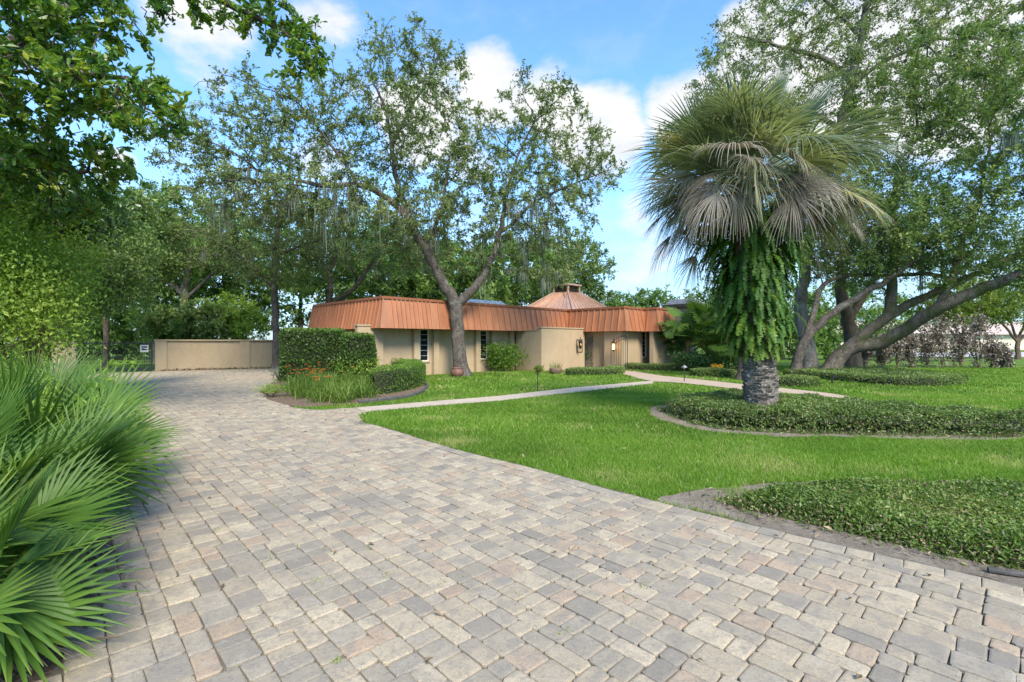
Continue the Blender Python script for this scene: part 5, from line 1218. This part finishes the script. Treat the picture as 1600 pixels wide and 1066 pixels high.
# broad fan palms at the right end of the house
def fanpalm(label, c, n, hgt, L, seed):
    r = np.random.default_rng(seed); t = thing('fan_leaf_palm', label, 'palm', (c[0], c[1], 0), 0, 'fan palms beside the house')
    MB().tube([(c[0], c[1], 0), (c[0]+.03, c[1], hgt*.25), (c[0], c[1], hgt*.5)], [.16, .13, .09], 8).build('trunk', M['bark_brown'], t)
    for i in range(n):
        az = r.random()*6.283; el = r.uniform(.1, 1.4); o = np.array((math.cos(az)*math.cos(el), math.sin(az)*math.cos(el), math.sin(el))); root = np.array((c[0], c[1], hgt*(.25+.25*r.random()))); hub = root+o*hgt*r.uniform(.3, .5)
        add_fan('frond', t, M['palmetto'], r, root, hub, unit(o-np.array((0, 0, .5))), 26, L*r.uniform(.8, 1.1), .1, .4+r.normal(0, .16), span=3.6, joined=.62, droop=r.uniform(.2, .5), fold=.35, nrm=unit(np.array((0, 0, 1.))+r.normal(0, .4, 3)), seg=5, cup=.3)
for k, (x, D, h, lab) in enumerate([(1075, 29, 3.6, 'broad fan palm directly beside the wing wall'), (1105, 28, 3.8, 'broad fan palm in the middle of the clump under the chimney'), (1135, 28, 3.4, 'broad fan palm at the right of the clump near the grey trunk'), (1062, 31.5, 2.9, 'fan palm tucked behind the wing wall pier'), (1120, 31, 4.4, 'tallest fan palm at the back of the clump'), (1150, 30, 3.6, 'fan palm behind the thick grey trunk')]):
    fanpalm(lab, ((x-CX)/F*D, D), 22, h, 1.0, 360+k)
shrub('dark leafy undergrowth below the broad fan palms', ((1110-CX)/F*27.4, 27.4), 1.9, .8, 1.1, 5000, .13, M['dark'], 371)
shrub('orange-flowered low plant at the foot of the fan palms', ((1118-CX)/F*26.4, 26.4), .35, .3, .45, 260, .1, M['flower_yellow'], 372)

# brown croton row by the sidewalk
for k, (x, h, rx) in enumerate([(1350, 1.7, .8), (1378, 1.9, .8), (1401, 2.2, .85), (1421, 2.1, .7), (1448, 2.5, .85), (1471, 2.9, .95), (1500, 2.75, 1.0), (1528, 3.0, 1.1), (1549, 1.8, .7), (1566, 1.25, .6)]):
    ords = ['first', 'second', 'third', 'fourth', 'fifth', 'sixth', 'seventh', 'eighth', 'ninth', 'tenth'][k]
    shrub(f'brown-leaved croton shrub, {ords} from the oaks in the sidewalk row', ((x-CX)/F*31.2, 31.2), rx*.6, .55, h*1.15, 1250, .17, M['croton'], 380+k, 'croton_shrub')['group'] = 'croton row by the sidewalk'

# vine curtain and leafy mass at the left edge
def mass(name, label, blobs, n, L, mat, seed, cat='vine', big=False, jit=.8, hang=0.0, root=None):
    rng = np.random.default_rng(seed); k = 150; cl = ellips(rng, k, blobs); i = rng.integers(0, k, n); C = cl[i]+rng.normal(0, 1, (n, 3))*np.array((.28, .28, .28+hang))*np.array((1, 1, 1)); C[:, 2] = np.abs(C[:, 2]-.1)+.05
    b = C.mean(0); t = thing(name, label, cat, (b[0], b[1], 0)); ct = rng.normal(0, .12, k)
    m_ = MB()
    rt = root if root is not None else (b[0], b[1])
    for _ in range(9):
        p = cl[rng.integers(0, k)]; m_.tube([(*rt, 0), (rt[0]*.9+p[0]*.1, rt[1]*.9+p[1]*.1, p[2]*.35), (rt[0]*.45+p[0]*.55, rt[1]*.45+p[1]*.55, p[2]*.8), tuple(p)], [.05, .04, .03, .01], 5, False)
    m_.build('stems', M['bark_brown'], t, kind='stuff')
    f = leaf6 if big else leafq
    V, Q = f(rng, C, L, L*.5, np.array((0, 0, -.6)), .4, jit); q = 6 if big else 4
    mk('leaves', V, Q, mat, t, tint=np.repeat((.5+ct[i]+rng.normal(0, .18, n)).clip(0, 1), q), kind='stuff')
mass('vine_curtain', 'yellow-green vine curtain hanging at the left edge above the palmettos', [(20, 400, 11, 70, 80, 1.1), (60, 460, 11.5, 60, 60, 1.1), (10, 480, 10.5, 80, 70, 1), (85, 400, 12, 40, 50, 1)], 26000, .085, M['vine'], 401, hang=.15)
mass('leafy_bush', 'bright green leafy bush between the vine curtain and drive gate', [(145, 420, 16, 50, 60, 1.5), (85, 480, 15.5, 35, 50, 1.3), (185, 440, 17, 35, 40, 1.4), (175, 370, 17, 50, 40, 1.5)], 18000, .12, M['oak_bright'], 402, 'shrub', root=(-16.5, 15))
mass('leafy_bush', 'dark glossy foliage mass under the overhanging boughs at left', [(40, 320, 12.5, 90, 45, 1.3), (120, 330, 13, 60, 40, 1.2), (20, 250, 12, 60, 40, 1)], 11000, .14, M['dark'], 403, 'shrub', True, root=(-14, 12))

# ------------------------------------------------------------ small things
pc = G(714.5, 589)
pot = thing('planter_pot', 'round brown terracotta pot at the foot of the forked oak', 'pot', (*pc, 0))
MB().lathe([(.20, 0), (.30, .10), (.335, .22), (.30, .34), (.25, .40), (.28, .43), (.28, .46), (.24, .46), (.22, .38)], *pc, 20).build('pot_body', M['terracotta'], pot, smooth=True)
MB().lathe([(.001, .41), (.235, .41)], *pc, 16).build('pot_soil', M['mulch'], pot)
pc2 = G(868, 584.5)
pot2 = thing('planter_pot', 'low weathered pot holding the spiky plant by the courtyard wall', 'pot', (*pc2, 0))
MB().lathe([(.22, 0), (.32, .12), (.34, .28), (.31, .33), (.28, .33), (.26, .25)], *pc2, 18).build('pot_body', M['mulch'], pot2, smooth=True)
def stake(label, p, h, head):
    t = thing('path_light', label, 'light', (*p, 0), 0, 'path lights')
    MB().tube([(*p, 0), (*p, h)], .018, 6).build('stake', M['iron'], t)
    if head: MB().lathe([(.001, h+.16), (.13, h+.06), (.135, h+.04), (.04, h+.03), (.03, h-.02)], *p, 12).build('lamp_cap', matsimple('lamp_metal', (.30, .31, .31), None, 5, .4, metal=.6), t, smooth=True)
    else: MB().lathe([(.001, h+.03), (.03, h+.02), (.03, h-.04), (.018, h-.05)], *p, 8).build('lamp_cap', M['iron'], t)
stake('thin black stake light at the path edge in the middle lawn', G(840, 612), .62, False)
stake('mushroom path light beside the brick walkway', G(1069, 597), .58, True)
t = thing('garden_hose', 'short dark irrigation pipe lying on bare soil at the right edge', 'pipe', (*G(1570, 899), 0))
MB().tube([(*G(1543, 896), .03), (*G(1575, 901), .03), (*G(1640, 909), .03)], .022, 8).build('pipe', M['kerb'], t)
t = thing('driftwood_sprinkler', 'small dark spotlight on the soil by the oak ring', 'light', (*G(1300, 600), 0)); pc = G(1300, 600)
MB().tube([(*pc, 0), (*pc, .2), (pc[0]+.12, pc[1]-.05, .32)], [.03, .05, .09], 7).build('lamp_head', M['iron'], t)
# fallen leaves on soil and pavers
rng = np.random.default_rng(500); n = 2600; X = rng.uniform(-7, 8, n); Y = rng.uniform(2.4, 13, n)
keep = inpoly(X, Y, DIRT_NEAR) | (inpoly(X, Y, DRIVE) & (rng.random(n) < .05)) | (inpoly(X, Y, BEDW)) | (~inpoly(X, Y, DRIVE) & (rng.random(n) < .10)); X, Y = X[keep], Y[keep]
V, Q = leafq(rng, np.c_[X, Y, np.full(len(X), .034)], .06, .028, np.array((1., 0, 0)), 3.0, 1.0, .25); V[:, 2] = np.maximum(V[:, 2], .012)
wx, wy = rng.uniform(-21, -9, 9000), rng.uniform(25, 33, 9000); kk_ = inpoly(wx, wy, WMULCH); V3, Q3 = leafq(rng, np.c_[wx[kk_], wy[kk_], rng.uniform(.02, .10, kk_.sum())], .13, .06, None, 1.0)
Q = np.concatenate([Q, Q3+len(V)]); V = np.concatenate([V, V3]); X = np.concatenate([X, wx[kk_]])
mk('fallen_leaves', V, Q, M['litter'], tint=np.repeat(rng.random(len(X)), 4), kind='stuff', label='scattered dry brown leaves on the soil and pavers', cat='leaves')
# tufts in the paver joints
rng = np.random.default_rng(510); cs = []
for (x, y) in [(430, 795), (280, 838), (330, 835), (420, 878), (505, 865), (460, 857), (497, 913), (575, 862), (525, 1040), (890, 990), (880, 992), (715, 905), (810, 940), (1003, 920), (970, 945), (1005, 920), (600, 905), (655, 700), (435, 702), (330, 685), (560, 735), (690, 915), (1140, 866), (340, 830), (480, 700)]:
    for _ in range(rng.integers(8, 22)): g_ = G(x, y); cs.append((g_[0]+rng.normal(0, .025), g_[1]+rng.normal(0, .025), .005))
V, Q, _ = blades(rng, np.array(cs), .045, .006, .7, .8); mk('joint_weeds', V, Q, M['vine'], tint=np.repeat(rng.random(len(cs)), len(V)//len(cs)), kind='stuff', label='tiny green weeds growing in the paver joints', cat='weeds')

# ------------------------------------------------------------ grass
rng = np.random.default_rng(600)
def noise2(X, Y, s):
    r = np.random.default_rng(s); v = 0
    for k in range(7):
        a = r.random()*6.28; f = r.uniform(.5, 3.2); v = v+np.sin((X*math.cos(a)+Y*math.sin(a))*f+r.random()*6.28)
    return v/7
HOUSE_FP = [tuple(HWp(u, v)[:2]) for (u, v) in ((-.9, .5), (9.3, .5), (9.3, -1.5), (13.5, -1.5), (13.6, -4), (15.5, -5), (18.4, -5), (23, 0), (23, 13), (0, 13))]
EXCL = [DRIVE, WPATH, WALK, RING, NEARBED, BEDW, WMULCH, HOUSE_FP]
def grass(n, dmin, dmax, xl, xr, Lb, wb):
    D = np.sqrt(rng.uniform(dmin**2, dmax**2, n)); tx = rng.uniform(xl, xr, n); X = tx*D; Y = D
    keep = np.ones(n, bool)
    for p in EXCL: keep &= ~inpoly(X, Y, p)
    thin_ = noise2(X, Y, 3)
    soil = inpoly(X, Y, DIRT_NEAR) | inpoly(X, Y, wob(RIMO+RIMI, .03, 4, 2)); keep &= ~(soil & (rng.random(n) > .02+.5*(noise2(X*3.5, Y*3.5, 21) > .30)))
    keep &= ~((noise2(X*2.2, Y*2.2, 9) > .42) & (rng.random(n) < .75))
    X, Y = X[keep], Y[keep]; n = len(X); a = rng.random(n)*6.283; sc = (.7+.6*rng.random(n))*(1+.25*thin_[keep])
    w = np.stack([np.cos(a), np.sin(a), np.zeros(n)], 1)*(wb*.5*sc)[:, None]; b = np.c_[X, Y, np.zeros(n)]
    ld = np.stack([rng.normal(0, .55, n), rng.normal(0, .55, n), np.ones(n)], 1)*(Lb*sc)[:, None]
    V = np.stack([b-w, b+w, b+ld], 1).reshape(-1, 3)
    dry = rng.random(n) < .06+.45*np.clip(noise2(X*1.9, Y*1.9, 33)*2.4-.3, 0, 1)
    t = np.where(dry, .97, .42+rng.normal(0, .18, n)+.38*noise2(X*1.5, Y*1.5, 12)+.3*noise2(X*.4, Y*.4, 14)).clip(0, 1)
    return V, np.arange(3*n).reshape(n, 3), np.repeat(t, 3)
parts = [grass(235000, 4.6, 9.0, -.42, 1.22, .055, .010), grass(175000, 9.0, 16, -.45, 1.2, .06, .016), grass(150000, 16, 34, -.62, 1.15, .075, .034)]
V = np.concatenate([p[0] for p in parts]); off = 0; Qs = []
for p in parts: Qs.append(p[1]+off); off += len(p[0])
mk('grass', V, np.concatenate(Qs), M['grass'], tint=np.concatenate([p[2] for p in parts]), kind='stuff', label='short green lawn grass around the drive and beds', cat='grass')
